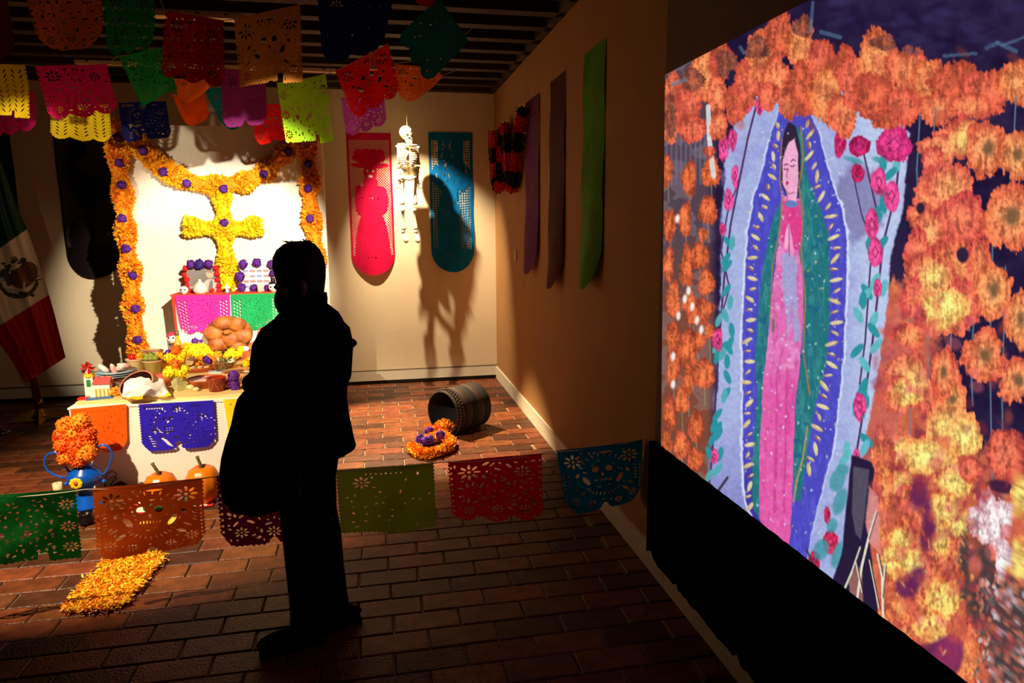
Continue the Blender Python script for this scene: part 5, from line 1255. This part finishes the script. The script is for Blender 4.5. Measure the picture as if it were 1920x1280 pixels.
def pmask(P, soft=3, rough=0):
    "soft polygon mask"
    P = np.array(P, float); x = X+(N2-.5)*rough; y = Y+(N3-.5)*rough; ins = np.zeros(X.shape, bool); dm = np.full(X.shape, 1e9)
    for i in range(len(P)):
        x1, y1 = P[i]; x2, y2 = P[(i+1) % len(P)]
        with np.errstate(divide='ignore', invalid='ignore'):
            cond = ((y1 > y) != (y2 > y)) & (x < (x2-x1)*(y-y1)/((y2-y1) if y2 != y1 else 1e-9)+x1)
        ins ^= cond
        dx, dy = x2-x1, y2-y1; t = np.clip(((x-x1)*dx+(y-y1)*dy)/(dx*dx+dy*dy+1e-9), 0, 1); dm = np.minimum(dm, np.hypot(x-x1-t*dx, y-y1-t*dy))
    return np.clip(.5+np.where(ins, dm, -dm)/soft, 0, 1)
def sub(cx, cy, r):
    return (np.abs(X-cx) < r) & (np.abs(Y-cy) < r)
def dab(cx, cy, rx, ry, c, a=0, soft=1.5, al=1.0):
    r = max(rx, ry)*1.6+3; m_ = sub(cx, cy, r)
    if not m_.any(): return
    x, y = X[m_]-cx, Y[m_]-cy; ca, sa = math.cos(a), math.sin(a); u, v = (x*ca+y*sa)/rx, (-x*sa+y*ca)/ry
    k = np.clip((1-np.hypot(u, v))*min(rx, ry)/soft+.5, 0, 1)*al; PIC[m_] = PIC[m_]*(1-k[:, None])+C3(c)*k[:, None]
def bloom(cx, cy, rx, ry, c1, c2, n=14, centre=None, rag=.14, seed=0, dark=(150, 50, 30)):
    "a ragged many-petalled head: rim colour c1, inner colour c2"
    r = max(rx, ry)*1.35; m_ = sub(cx, cy, r)
    if not m_.any(): return
    x, y = (X[m_]-cx)/rx, (Y[m_]-cy)/ry; th = np.arctan2(y, x); rd = np.hypot(x, y); s = seed*1.7
    edge = 1+rag*.7*(np.abs(np.sin(th*n/2+s+3*N2[m_]))-.5)+rag*.6*np.sin(th*3+s*2)+.34*(N2[m_]-.5)+.25*(N3[m_]-.5)
    k = np.clip((edge-rd)*min(rx, ry)/2.2+.5, 0, 1)
    tw = th+1.1*(N1[m_]-.5)*2+.8*(N2[m_]-.5)
    tex = .5+.16*np.sin(tw*n*.5+5*rd+9*N2[m_]+s)+(N3[m_]-.5)*1.5+(NF[m_]-.5)*.35+(N2[m_]-.5)*.9
    q = np.clip(1.1-rd+.35*(tex-.5), 0, 1)[:, None]
    c = C3(c1)*(1-q)+C3(c2)*q
    sh = np.clip((tex-.5)*.5, -.26, .16)[:, None]; c = c*(1+sh)
    lowd = np.clip((rd-.72)*1.3, 0, .35)[:, None]*np.clip(.5-y*.6, .2, 1)[:, None]; c = c*(1-lowd)+C3(dark)*lowd
    if centre is not None:
        kc = np.clip(1.6-np.hypot(x-.05, y+.05)*4.2+.8*(N2[m_]-.5), 0, 1)[:, None]; c = c*(1-kc)+C3(centre)*kc
    PIC[m_] = PIC[m_]*(1-k[:, None])+np.clip(c, 0, 255)*k[:, None]
def line(pts, w_, c, al=1.0):
    pts = np.array(pts, float)
    for (x1, y1), (x2, y2) in zip(pts[:-1], pts[1:]):
        L = math.hypot(x2-x1, y2-y1); m_ = (X > min(x1, x2)-w_*2) & (X < max(x1, x2)+w_*2) & (Y > min(y1, y2)-w_*2) & (Y < max(y1, y2)+w_*2)
        if not m_.any(): continue
        x, y = X[m_], Y[m_]; t = np.clip(((x-x1)*(x2-x1)+(y-y1)*(y2-y1))/(L*L+1e-9), 0, 1); d_ = np.hypot(x-x1-t*(x2-x1), y-y1-t*(y2-y1)); k = np.clip((w_-d_)/1.2+.5, 0, 1)*al
        PIC[m_] = PIC[m_]*(1-k[:, None])+C3(c)*k[:, None]
# background
PIC[:] = C3((38, 26, 62)); PIC += ((N1-.5)*30)[..., None]
mixin(np.clip((1345-X)/20, 0, 1), (84, 66, 78)); mixin(np.clip((1345-X)/20, 0, 1)*np.clip((Y-420)/200, 0, 1), (140, 74, 48), .8)
mixin(np.clip((1345-X)/20, 0, 1)*(N1 > .55), (150, 132, 140), .35)
for i in range(9): line([(1250+i*9, 250), (1250+i*9, 345)], 2.2, (120, 112, 150), .5)
low_ = pmask([(1622, 560), (1700, 520), (1760, 600), (1745, 760), (1830, 840), (1960, 900), (1960, 1400), (1560, 1400), (1570, 900)], 30, 60)
mixin(low_, (204, 92, 66)); mixin(low_*np.clip((N2-.45)*4, 0, 1), (236, 130, 84), .7); mixin(low_*np.clip((N1-.58)*6, 0, 1), (120, 40, 66), .7)
mixin(pmask([(1620, 600), (1700, 560), (1690, 800), (1600, 900)], 20, 30), (206, 96, 92), .6)
# the sheet behind the robed figure
mixin(pmask([(1395, 170), (1360, 290), (1352, 430), (1350, 600), (1342, 800), (1330, 900), (1340, 930), (1420, 1000), (1600, 1150), (1588, 1000), (1596, 900), (1618, 850), (1640, 730), (1660, 600), (1672, 470), (1694, 380), (1705, 250), (1640, 180), (1500, 150)], 4, 8), (166, 178, 226))
sheet_ = pmask([(1395, 170), (1352, 290), (1350, 430), (1345, 600), (1335, 800), (1325, 900), (1420, 1000), (1600, 1150), (1588, 1000), (1596, 900), (1618, 850), (1640, 730), (1660, 600), (1672, 470), (1694, 380), (1705, 250), (1640, 180), (1500, 150)], 4, 8)
mixin(sheet_*np.clip((N1-.5)*4, 0, 1), (146, 150, 214), .6); mixin(sheet_*np.clip((Y-780)/150, 0, 1)*(X < 1420), (122, 118, 196), .6)
mixin(sheet_*np.clip((X-1590)/40, 0, 1), (196, 212, 240), .6); mixin(pmask([(1565, 345), (1600, 300), (1650, 330), (1655, 420), (1600, 460), (1575, 400)], 14, 20), (126, 120, 172), .8)
# mandorla
man = [(1476, 182), (1462, 205), (1446, 250), (1432, 310), (1414, 370), (1402, 440), (1397, 520), (1392, 620), (1393, 720), (1393, 850), (1398, 940), (1420, 985), (1450, 1010), (1480, 1040), (1512, 1062), (1520, 1000), (1542, 915), (1562, 840), (1572, 760), (1582, 660), (1587, 540), (1588, 450), (1578, 390), (1562, 350), (1548, 300), (1532, 240), (1520, 212), (1500, 200)]
mixin(pmask([(1490+(x-1490)*1.045, y) for x, y in man], 3, 9), (214, 222, 246)); mm = pmask(man, 2.5, 5); mixin(mm, (74, 70, 196)); mixin(mm*np.clip((N3-.5)*5, 0, 1), (92, 92, 214), .6); mixin(mm*np.clip((Y-830)/120, 0, 1)*(X < 1425), (52, 40, 140), .7)
teal = [(1490, 232), (1506, 250), (1514, 330), (1540, 395), (1556, 450), (1556, 600), (1548, 690), (1528, 760), (1512, 860), (1500, 940), (1488, 935), (1486, 840), (1494, 730), (1505, 640), (1503, 540), (1497, 450), (1500, 390), (1494, 340)]
tl2 = [(1468, 368), (1446, 420), (1430, 500), (1422, 580), (1416, 660), (1420, 740), (1410, 860), (1410, 950), (1424, 975), (1428, 860), (1432, 740), (1440, 640), (1446, 540), (1456, 470), (1466, 430)]
for P in (teal, tl2): k_ = pmask(P, 2.5, 5); mixin(k_, (32, 116, 126)); mixin(k_*np.clip((N3-.48)*5, 0, 1), (66, 150, 150), .6); mixin(k_*np.clip((N2-.62)*8, 0, 1), (30, 90, 134), .7)
rob = [(1465, 366), (1500, 372), (1505, 430), (1498, 470), (1506, 520), (1506, 600), (1500, 680), (1490, 760), (1488, 860), (1484, 960), (1478, 1040), (1440, 1000), (1424, 972), (1424, 860), (1430, 720), (1440, 640), (1446, 560), (1458, 470), (1464, 420)]
k_ = pmask(rob, 2, 4); mixin(k_, (226, 104, 178)); mixin(k_*np.clip((N2-.5)*5, 0, 1), (240, 160, 210), .55); mixin(k_*np.clip((Y-690)/40, 0, 1), (236, 70, 160), .5); mixin(k_*np.clip((N3-.55)*6, 0, 1), (196, 50, 140), .4)
for x0 in (1452, 1470): line([(x0+6, 690), (x0, 960)], 2.2, (196, 40, 130), .4)
mixin(pmask([(1466, 376), (1500, 376), (1506, 440), (1496, 470), (1464, 450)], 3, 6), (226, 40, 120), .7)
mixin(pmask([(1466, 480), (1480, 470), (1494, 484), (1494, 560), (1500, 640), (1488, 640), (1484, 560), (1478, 640), (1470, 560)], 3, 8), (146, 176, 222), .75); dab(1484, 382, 12, 7, (96, 130, 190))
dab(1476, 445, 4.5, 24, (244, 176, 210), .12); dab(1483, 458, 4, 26, (236, 150, 196), -.1); line([(1479, 425), (1480, 480)], .8, (150, 50, 110), .8)
# head
mixin(pmask([(1478, 228), (1492, 236), (1500, 270), (1502, 340), (1496, 372), (1490, 372), (1474, 366), (1465, 345), (1464, 290), (1470, 250)], 2, 3), (48, 34, 60)); mixin(pmask([(1479, 266), (1489, 260), (1496, 285), (1497, 340), (1493, 378), (1480, 374), (1468, 346), (1467, 300)], 2, 2), (240, 168, 206))
line([(1470, 310), (1474, 307), (1478, 309)], 1, (110, 40, 70)); line([(1483, 303), (1487, 299), (1491, 301)], 1, (110, 40, 70)); line([(1470, 316), (1474, 318), (1478, 316)], 1, (90, 40, 70)); line([(1482, 311), (1486, 312), (1490, 309)], 1, (90, 40, 70))
line([(1478, 318), (1474, 330), (1477, 333)], .9, (190, 90, 130)); dab(1476, 343, 3, 3.5, (206, 40, 90)); line([(1470, 352), (1479, 364), (1489, 360)], .9, (120, 50, 80), .7)
line([(1502, 238), (1506, 300), (1498, 350), (1506, 400), (1502, 470), (1510, 560), (1506, 660), (1518, 740)], 1.6, (176, 120, 70), .8); line([(1466, 260), (1462, 340), (1468, 380), (1460, 440), (1448, 500), (1444, 600)], 1.6, (176, 120, 70), .7)
# gold rays
def rays(P, s, n, c, L=9):
    P = np.array(P, float); d_ = np.r_[0, np.cumsum(np.hypot(*np.diff(P, axis=0).T))]; q = np.linspace(0, d_[-1], n)
    for i, t in enumerate(q):
        x, y = np.interp(t, d_, P[:, 0]), np.interp(t, d_, P[:, 1]); a = math.atan2((y-600)*.42, (x-1488)*1.6); a += .5*math.sin(i*2.3); x += 3*math.sin(i*1.7); dab(x, y, L*(1.05 if i % 2 else .7), 3.2+.8*math.sin(i*3.1), c[i % len(c)], a, 1.2); dab(x+2, y-1, L*.4, 1.2, (240, 226, 170), a, 1)
gc = [(196, 160, 110), (214, 186, 130), (166, 112, 84), (222, 206, 150)]
rays([(1514, 232), (1520, 290), (1534, 350), (1556, 400), (1566, 460), (1567, 600), (1556, 690), (1540, 760), (1530, 830), (1518, 880)], 1, 34, gc, 12)
rays([(1458, 235), (1452, 300), (1440, 360), (1424, 410), (1412, 470), (1408, 560), (1403, 650), (1402, 750), (1404, 850), (1406, 950)], -1, 38, gc, 9.5)
line([(1514, 800), (1505, 860), (1494, 900), (1488, 940)], 2, (190, 150, 90), .8)
for i in range(230):
    x, y = rs.uniform(1398, 1585), rs.uniform(240, 1000); dab(x, y, rs.uniform(.8, 2), rs.uniform(1, 3.2), (214, 226, 240) if i % 3 else (200, 170, 110), rs.rand(), 1, .75)
dab(1450, 610, 3, 14, (120, 110, 110)); 
# rose vines
vine = (74, 44, 92); lf = (40, 148, 160)
line([(1420, 190), (1402, 260), (1388, 330), (1370, 420), (1358, 520), (1350, 620), (1342, 740), (1335, 860), (1328, 920)], 1.8, vine); line([(1388, 330), (1364, 400), (1352, 470), (1368, 540), (1350, 600)], 1.4, vine)
line([(1690, 260), (1680, 360), (1655, 460), (1645, 560), (1636, 640), (1625, 720), (1614, 800), (1604, 860)], 2, vine); line([(1620, 290), (1645, 400), (1632, 500), (1622, 640), (1612, 720)], 1.6, vine); line([(1600, 330), (1615, 400), (1640, 470)], 1.2, vine)
for i in range(30):
    t = rs.rand(); x = np.interp(t, [0, 1], [1372, 1336])+rs.uniform(-14, 16); y = 400+t*500; dab(x, y, 5.5, 14, lf if i % 3 else (80, 170, 180), rs.uniform(-.7, .7))
for i in range(34):
    t = rs.rand(); x = np.interp(t, [0, 1], [1668, 1604])+rs.uniform(-26, 18); y = 300+t*560; dab(x, y, 7, 17, lf if i % 3 else (96, 186, 196), rs.uniform(-.8, .8))
def rose(x, y, rx, ry, c=(226, 58, 130)):
    bloom(x, y, rx, ry, c, tuple(min(255, v+24) for v in c), 7, None, .1, x, (130, 16, 70)); line([(x-rx*.4, y), (x, y-ry*.4), (x+rx*.4, y), (x, y+ry*.4), (x-rx*.3, y+ry*.1)], 1, (120, 10, 70), .6)
for a in ((1372, 205, 10, 26), (1403, 190, 8, 20), (1424, 200, 7, 16), (1357, 275, 10, 26), (1374, 262, 8, 22), (1366, 375, 9, 20), (1378, 330, 6, 22), (1355, 430, 7, 12), (1345, 636, 10, 22), (1340, 856, 7, 14)): rose(*a)
for a in ((1575, 270, 11, 24, (190, 24, 84)), (1612, 274, 20, 20, (176, 20, 84)), (1676, 272, 32, 34, (200, 36, 110)), (1608, 325, 12, 18, (190, 24, 84)), (1648, 342, 14, 26), (1672, 368, 14, 28), (1635, 420, 13, 28), (1641, 472, 13, 28), (1645, 540, 8, 18), (1612, 762, 12, 26), (1606, 856, 7, 14), (1557, 1015, 14, 22, (206, 26, 70)), (1526, 1054, 11, 20, (176, 20, 60)), (1551, 965, 6, 15, (196, 26, 70))): rose(*a)
for a in ((1600, 300, 18, 5), (1650, 300, 14, 6), (1570, 900, 14, 22), (1575, 940, 12, 26), (1560, 985, 10, 14), (1570, 1040, 10, 26), (1540, 1030, 14, 20), (1580, 880, 12, 10)): dab(*a, (60, 150, 160), .3, 4, .8)
# marigold masses
OR = [((222, 90, 64), (246, 132, 82)), ((212, 80, 62), (236, 108, 76)), ((226, 104, 60), (250, 150, 88)), ((196, 76, 54), (222, 98, 64))]
def many(L, cs, n=14, rag=.14, centre=None, dark=(150, 50, 30)):
    for i, q in enumerate(L): bloom(q[0], q[1], q[2], q[3], *cs[i % len(cs)], n, centre, rag, q[0]*.13+q[1]*.7, dark)
left = [(1292, 335, 14, 33), (1333, 320, 17, 30), (1327, 395, 18, 27), (1285, 410, 12, 32), (1256, 420, 12, 30), (1252, 320, 9, 30), (1312, 480, 18, 25), (1325, 528, 15, 25), (1287, 500, 12, 40), (1262, 560, 12, 35), (1320, 582, 17, 25), (1320, 700, 20, 28), (1290, 660, 18, 44), (1278, 750, 13, 25), (1300, 590, 14, 20), (1262, 690, 12, 36), (1305, 800, 15, 30), (1278, 835, 15, 26), (1255, 775, 11, 36), (1254, 495, 10, 34), (1262, 630, 12, 28), (1292, 565, 12, 22), (1308, 640, 14, 20), (1330, 620, 9, 14), (1250, 830, 10, 30), (1290, 720, 12, 20), (1302, 860, 14, 24), (1318, 440, 9, 14)]
for q in left: line([(q[0], q[1]), (q[0]+2, q[1]+60)], 1.1, (150, 150, 130), .6)
many(left, [((190, 76, 46), (224, 106, 56)), ((206, 84, 50), (232, 116, 62))], 16, .2, None, (110, 44, 34))
for x, y in ((1272, 592), (1291, 545), (1307, 600), (1315, 618), (1262, 668), (1298, 575), (1262, 720), (1270, 410), (1284, 560)): dab(x, y, 4, 8, (246, 236, 226), .1, 3)
top_ = [(1262, 190, 20, 52), (1290, 205, 24, 55), (1320, 140, 28, 52), (1352, 115, 20, 34), (1345, 178, 20, 38), (1300, 240, 26, 26), (1347, 235, 16, 28), (1380, 196, 22, 34), (1256, 246, 14, 22), (1405, 152, 28, 44), (1430, 105, 32, 48), (1462, 66, 26, 46), (1455, 150, 28, 46), (1440, 180, 20, 26), (1500, 85, 26, 55), (1500, 170, 30, 52), (1478, 200, 16, 26), (1542, 118, 30, 44), (1550, 176, 32, 58), (1585, 120, 24, 34), (1582, 212, 28, 44), (1600, 150, 28, 48), (1645, 112, 40, 56), (1640, 182, 42, 44), (1700, 132, 38, 50), (1692, 200, 36, 34), (1745, 155, 36, 46), (1792, 155, 48, 42), (1760, 205, 42, 30), (1850, 170, 48, 42), (1905, 155, 34, 42), (1660, 225, 24, 18), (1820, 200, 40, 24), (1960, 165, 40, 40)]
many(top_, OR, 22, .16)
many([(1360, 118, 20, 24), (1420, 90, 22, 22), (1505, 50, 18, 20), (1300, 150, 20, 22), (1255, 215, 14, 40), (1655, 80, 24, 14)], [((120, 66, 60), (170, 84, 56))], 20, .2)
# hanging poppies and marigolds at the right
for x, y0, y1 in ((1725, 215, 420), (1755, 200, 330), (1820, 220, 620), (1785, 560, 1000), (1826, 600, 760), (1862, 420, 900), (1885, 500, 1000), (1905, 180, 420), (1712, 430, 1060), (1745, 380, 900)): line([(x, y0), (x-6, (y0+y1)/2), (x-2, y1)], 1.5, (100, 130, 150), .8)
R1 = [((226, 84, 66), (252, 146, 86)), ((232, 96, 72), (250, 160, 96)), ((220, 76, 70), (244, 120, 84))]
rg_ = [(1800, 262, 52, 40), (1760, 282, 38, 30), (1748, 300, 20, 28), (1745, 365, 32, 45), (1782, 352, 44, 44), (1802, 412, 52, 48), (1725, 410, 24, 30), (1742, 440, 30, 46), (1720, 470, 26, 40), (1792, 500, 50, 58), (1742, 530, 50, 56), (1810, 570, 34, 46), (1836, 500, 20, 60), (1770, 590, 46, 44), (1716, 560, 26, 40), (1705, 630, 32, 26), (1700, 700, 40, 40), (1740, 745, 30, 34), (1776, 705, 26, 48), (1690, 740, 34, 34), (1742, 850, 30, 40), (1690, 850, 44, 30)]
many(rg_, R1, 13, .2, None, (150, 40, 50))
YL = [((244, 140, 84), (250, 206, 110)), ((246, 166, 84), (250, 222, 120))]
many([(1815, 262, 34, 34), (1770, 575, 44, 40), (1752, 520, 30, 34), (1700, 735, 30, 26), (1720, 710, 22, 30)], YL, 13, .2, None, (226, 110, 70))
op = [(1851, 280, 42, 52), (1906, 292, 36, 48), (1895, 408, 52, 62), (1862, 545, 34, 54), (1845, 668, 40, 50), (1912, 600, 28, 54), (1908, 715, 36, 42), (1785, 750, 28, 34), (1768, 700, 20, 48)]
many(op, [((232, 96, 62), (250, 156, 96)), ((236, 110, 64), (252, 170, 100))], 9, .16, (130, 92, 60), (170, 60, 50))
for cx, cy, r in ((1726, 390, 13), (1712, 365, 8), (1805, 478, 18), (1800, 475, 10)): dab(cx, cy, r*.6, r*.8, (48, 32, 60), 0, 3)
many([(1782, 800, 46, 42), (1808, 818, 34, 38), (1690, 845, 52, 26), (1740, 855, 50, 34), (1686, 905, 25, 24), (1790, 905, 34, 34), (1772, 960, 34, 42), (1800, 985, 24, 30)], YL, 14, .16, None, (226, 100, 60))
many([(1885, 850, 36, 52), (1700, 930, 20, 26), (1820, 880, 22, 24)], [((206, 76, 60), (238, 116, 84))], 6, .08, None, (90, 30, 40))
dab(1876, 912, 26, 12, (70, 30, 60), .2, 5)
low2 = [(1656, 860, 20, 60), (1660, 900, 16, 60), (1722, 985, 26, 60), (1700, 1010, 34, 46), (1765, 1040, 30, 56), (1690, 1070, 30, 40), (1800, 1040, 26, 40), (1732, 1130, 26, 30), (1750, 1085, 26, 40), (1690, 1140, 30, 30), (1840, 1180, 30, 60), (1818, 1240, 30, 50), (1900, 1240, 40, 50), (1655, 1170, 24, 34), (1700, 1190, 22, 22), (1650, 990, 14, 60)]
many(low2, [((208, 84, 62), (240, 130, 84)), ((216, 92, 60), (244, 146, 80))], 16, .22, None, (120, 40, 50))
many([(1690, 1015, 24, 26), (1706, 1066, 34, 44), (1674, 1050, 22, 30), (1768, 1122, 34, 40), (1745, 1175, 30, 28), (1772, 955, 30, 34), (1908, 1050, 26, 40), (1918, 930, 26, 40), (1765, 1010, 18, 30)], [((246, 170, 84), (248, 214, 110))], 12, .16, None, (226, 100, 50))
for cx, cy, rx, ry, a in ((1722, 925, 16, 30, .1), (1700, 1100, 22, 20, .7), (1740, 1000, 14, 34, .2), (1716, 1085, 16, 26, .6), (1770, 1235, 34, 44, .5), (1742, 1228, 36, 22, -.2), (1738, 960, 10, 30, 0)): dab(cx, cy, rx, ry, (104, 34, 84), a, 10, .9)
dab(1775, 1230, 26, 40, (150, 46, 96), .4, 10, .8)
mixin(pmask([(1806, 990), (1840, 1000), (1880, 1080), (1920, 1100), (1960, 1090), (1960, 1330), (1870, 1330), (1850, 1230), (1812, 1120), (1795, 1050)], 14, 40), (66, 58, 62), .92)
dab(1828, 1062, 12, 24, (176, 84, 66), .1, 6)
for cx, cy, rx, ry in ((1852, 950, 18, 34), (1866, 985, 22, 44), (1832, 978, 18, 28), (1884, 965, 14, 28), (1880, 1040, 14, 34), (1842, 1000, 12, 20)): bloom(cx, cy, rx, ry, (226, 186, 196), (248, 226, 226), 9, None, .2, cx, (180, 110, 120))
for i in range(260):
    x, y = rs.uniform(1830, 1925), rs.uniform(1080, 1290); c = ((206, 96, 80), (226, 200, 206), (120, 60, 60), (96, 100, 100), (214, 120, 90))[i % 5]; dab(x, y, rs.uniform(1.5, 5), rs.uniform(3, 10), c, rs.uniform(-.6, .6), 2, .75)
for i in range(130):
    x, y = rs.uniform(1640, 1830), rs.uniform(880, 1240); dab(x, y, rs.uniform(1.5, 4), rs.uniform(3, 8), ((226, 90, 50), (250, 190, 90), (170, 50, 50))[i % 3], rs.uniform(-.6, .6), 2, .6)
# vase and pale grass at the figure's foot
mixin(pmask([(1597, 852), (1634, 866), (1640, 880), (1626, 980), (1636, 1060), (1650, 1180), (1640, 1190), (1560, 1090), (1578, 1040)], 2.5, 3), (40, 26, 60)); mixin(pmask([(1600, 874), (1630, 880), (1622, 960), (1614, 1012), (1604, 1000), (1597, 960)], 3), (84, 76, 96)); mixin(pmask([(1630, 910), (1646, 930), (1652, 1040), (1632, 1020), (1622, 980)], 3, 4), (222, 140, 136), .9); mixin(pmask([(1604, 1056), (1616, 1070), (1618, 1140), (1594, 1120), (1592, 1090)], 3, 4), (150, 96, 92))
for P, w_ in (([(1643, 960), (1628, 1010), (1616, 1060), (1606, 1130)], 2.2), ([(1613, 1026), (1598, 1070), (1580, 1112)], 1.8), ([(1646, 1040), (1654, 1080), (1656, 1170)], 2.2), ([(1660, 1060), (1654, 1120)], 2), ([(1630, 1050), (1648, 1140)], 1.2), ([(1604, 1050), (1616, 1110)], 1.2)): line(P, w_, (226, 222, 200)); line([(p[0]+2, p[1]) for p in P[:2]], 1.2, (60, 50, 50), .7)
line([(1364, 895), (1350, 915), (1342, 926)], 2.4, (60, 50, 66)); line([(1512, 1030), (1525, 1056)], 2, (60, 50, 66), .8)
# dark top with cool glints, a pale post at the left
for P, w_ in (([(1524, 5), (1520, 60)], 3), ([(1540, 60), (1575, 70)], 4), ([(1850, 90), (1870, 80), (1905, 96)], 4), ([(1770, 105), (1830, 100)], 3), ([(1880, 85), (1920, 70)], 2.5), ([(1388, 88), (1395, 100)], 3), ([(1262, 158), (1284, 150)], 4)): line(P, w_, (84, 130, 160), .55)
line([(1328, 200), (1330, 260), (1338, 330)], 4.5, (222, 222, 224), .9); many([(1347, 236, 16, 30), (1330, 285, 12, 12)], OR, 16, .2)
for i in range(30): dab(rs.uniform(1560, 1920), rs.uniform(0, 110), rs.uniform(8, 30), rs.uniform(3, 9), (54, 46, 96), rs.uniform(-.4, .4), 6, .4)
for i in range(120):
    x, y = rs.uniform(1640, 1900), rs.uniform(560, 1240); dab(x, y, rs.uniform(4, 16), rs.uniform(5, 18), ((196, 64, 72), (236, 110, 110), (150, 40, 60), (222, 84, 56))[i % 4], rs.uniform(-.8, .8), 7, .42)
for i in range(60):
    x, y = rs.uniform(1250, 1900), rs.uniform(90, 240); dab(x, min(y, 235), rs.uniform(4, 12), rs.uniform(5, 18), ((150, 60, 44), (206, 72, 60))[i % 2], rs.uniform(-.8, .8), 6, .4*(PIC[np.abs(X-x).argmin()//NU, 0, 0] > -1))
GRY = PIC.mean(-1, keepdims=True); PIC = PIC*.93+GRY*.07; PIC = PIC*(.95+.10*NF[..., None]); PIC = np.clip(PIC, 2, 250)/255.
LIN = np.where(PIC <= .04045, PIC/12.92, ((PIC+.055)/1.055)**2.4)
idx = np.arange(NU*NV).reshape(NV, NU); fcs = np.stack([idx[:-1, :-1], idx[1:, :-1], idx[1:, 1:], idx[:-1, 1:]], -1).reshape(-1, 4)
P_ = SP.reshape(-1, 3); o = color_mesh('projected_picture', P_, fcs, LIN.reshape(-1, 3), attr_mat('projected_light', emit=True), tuple(SP[NV//2, NU//2]))
tag(o, 'large projected picture of a robed figure among roses and orange marigolds, on the right-hand board', 'projection')
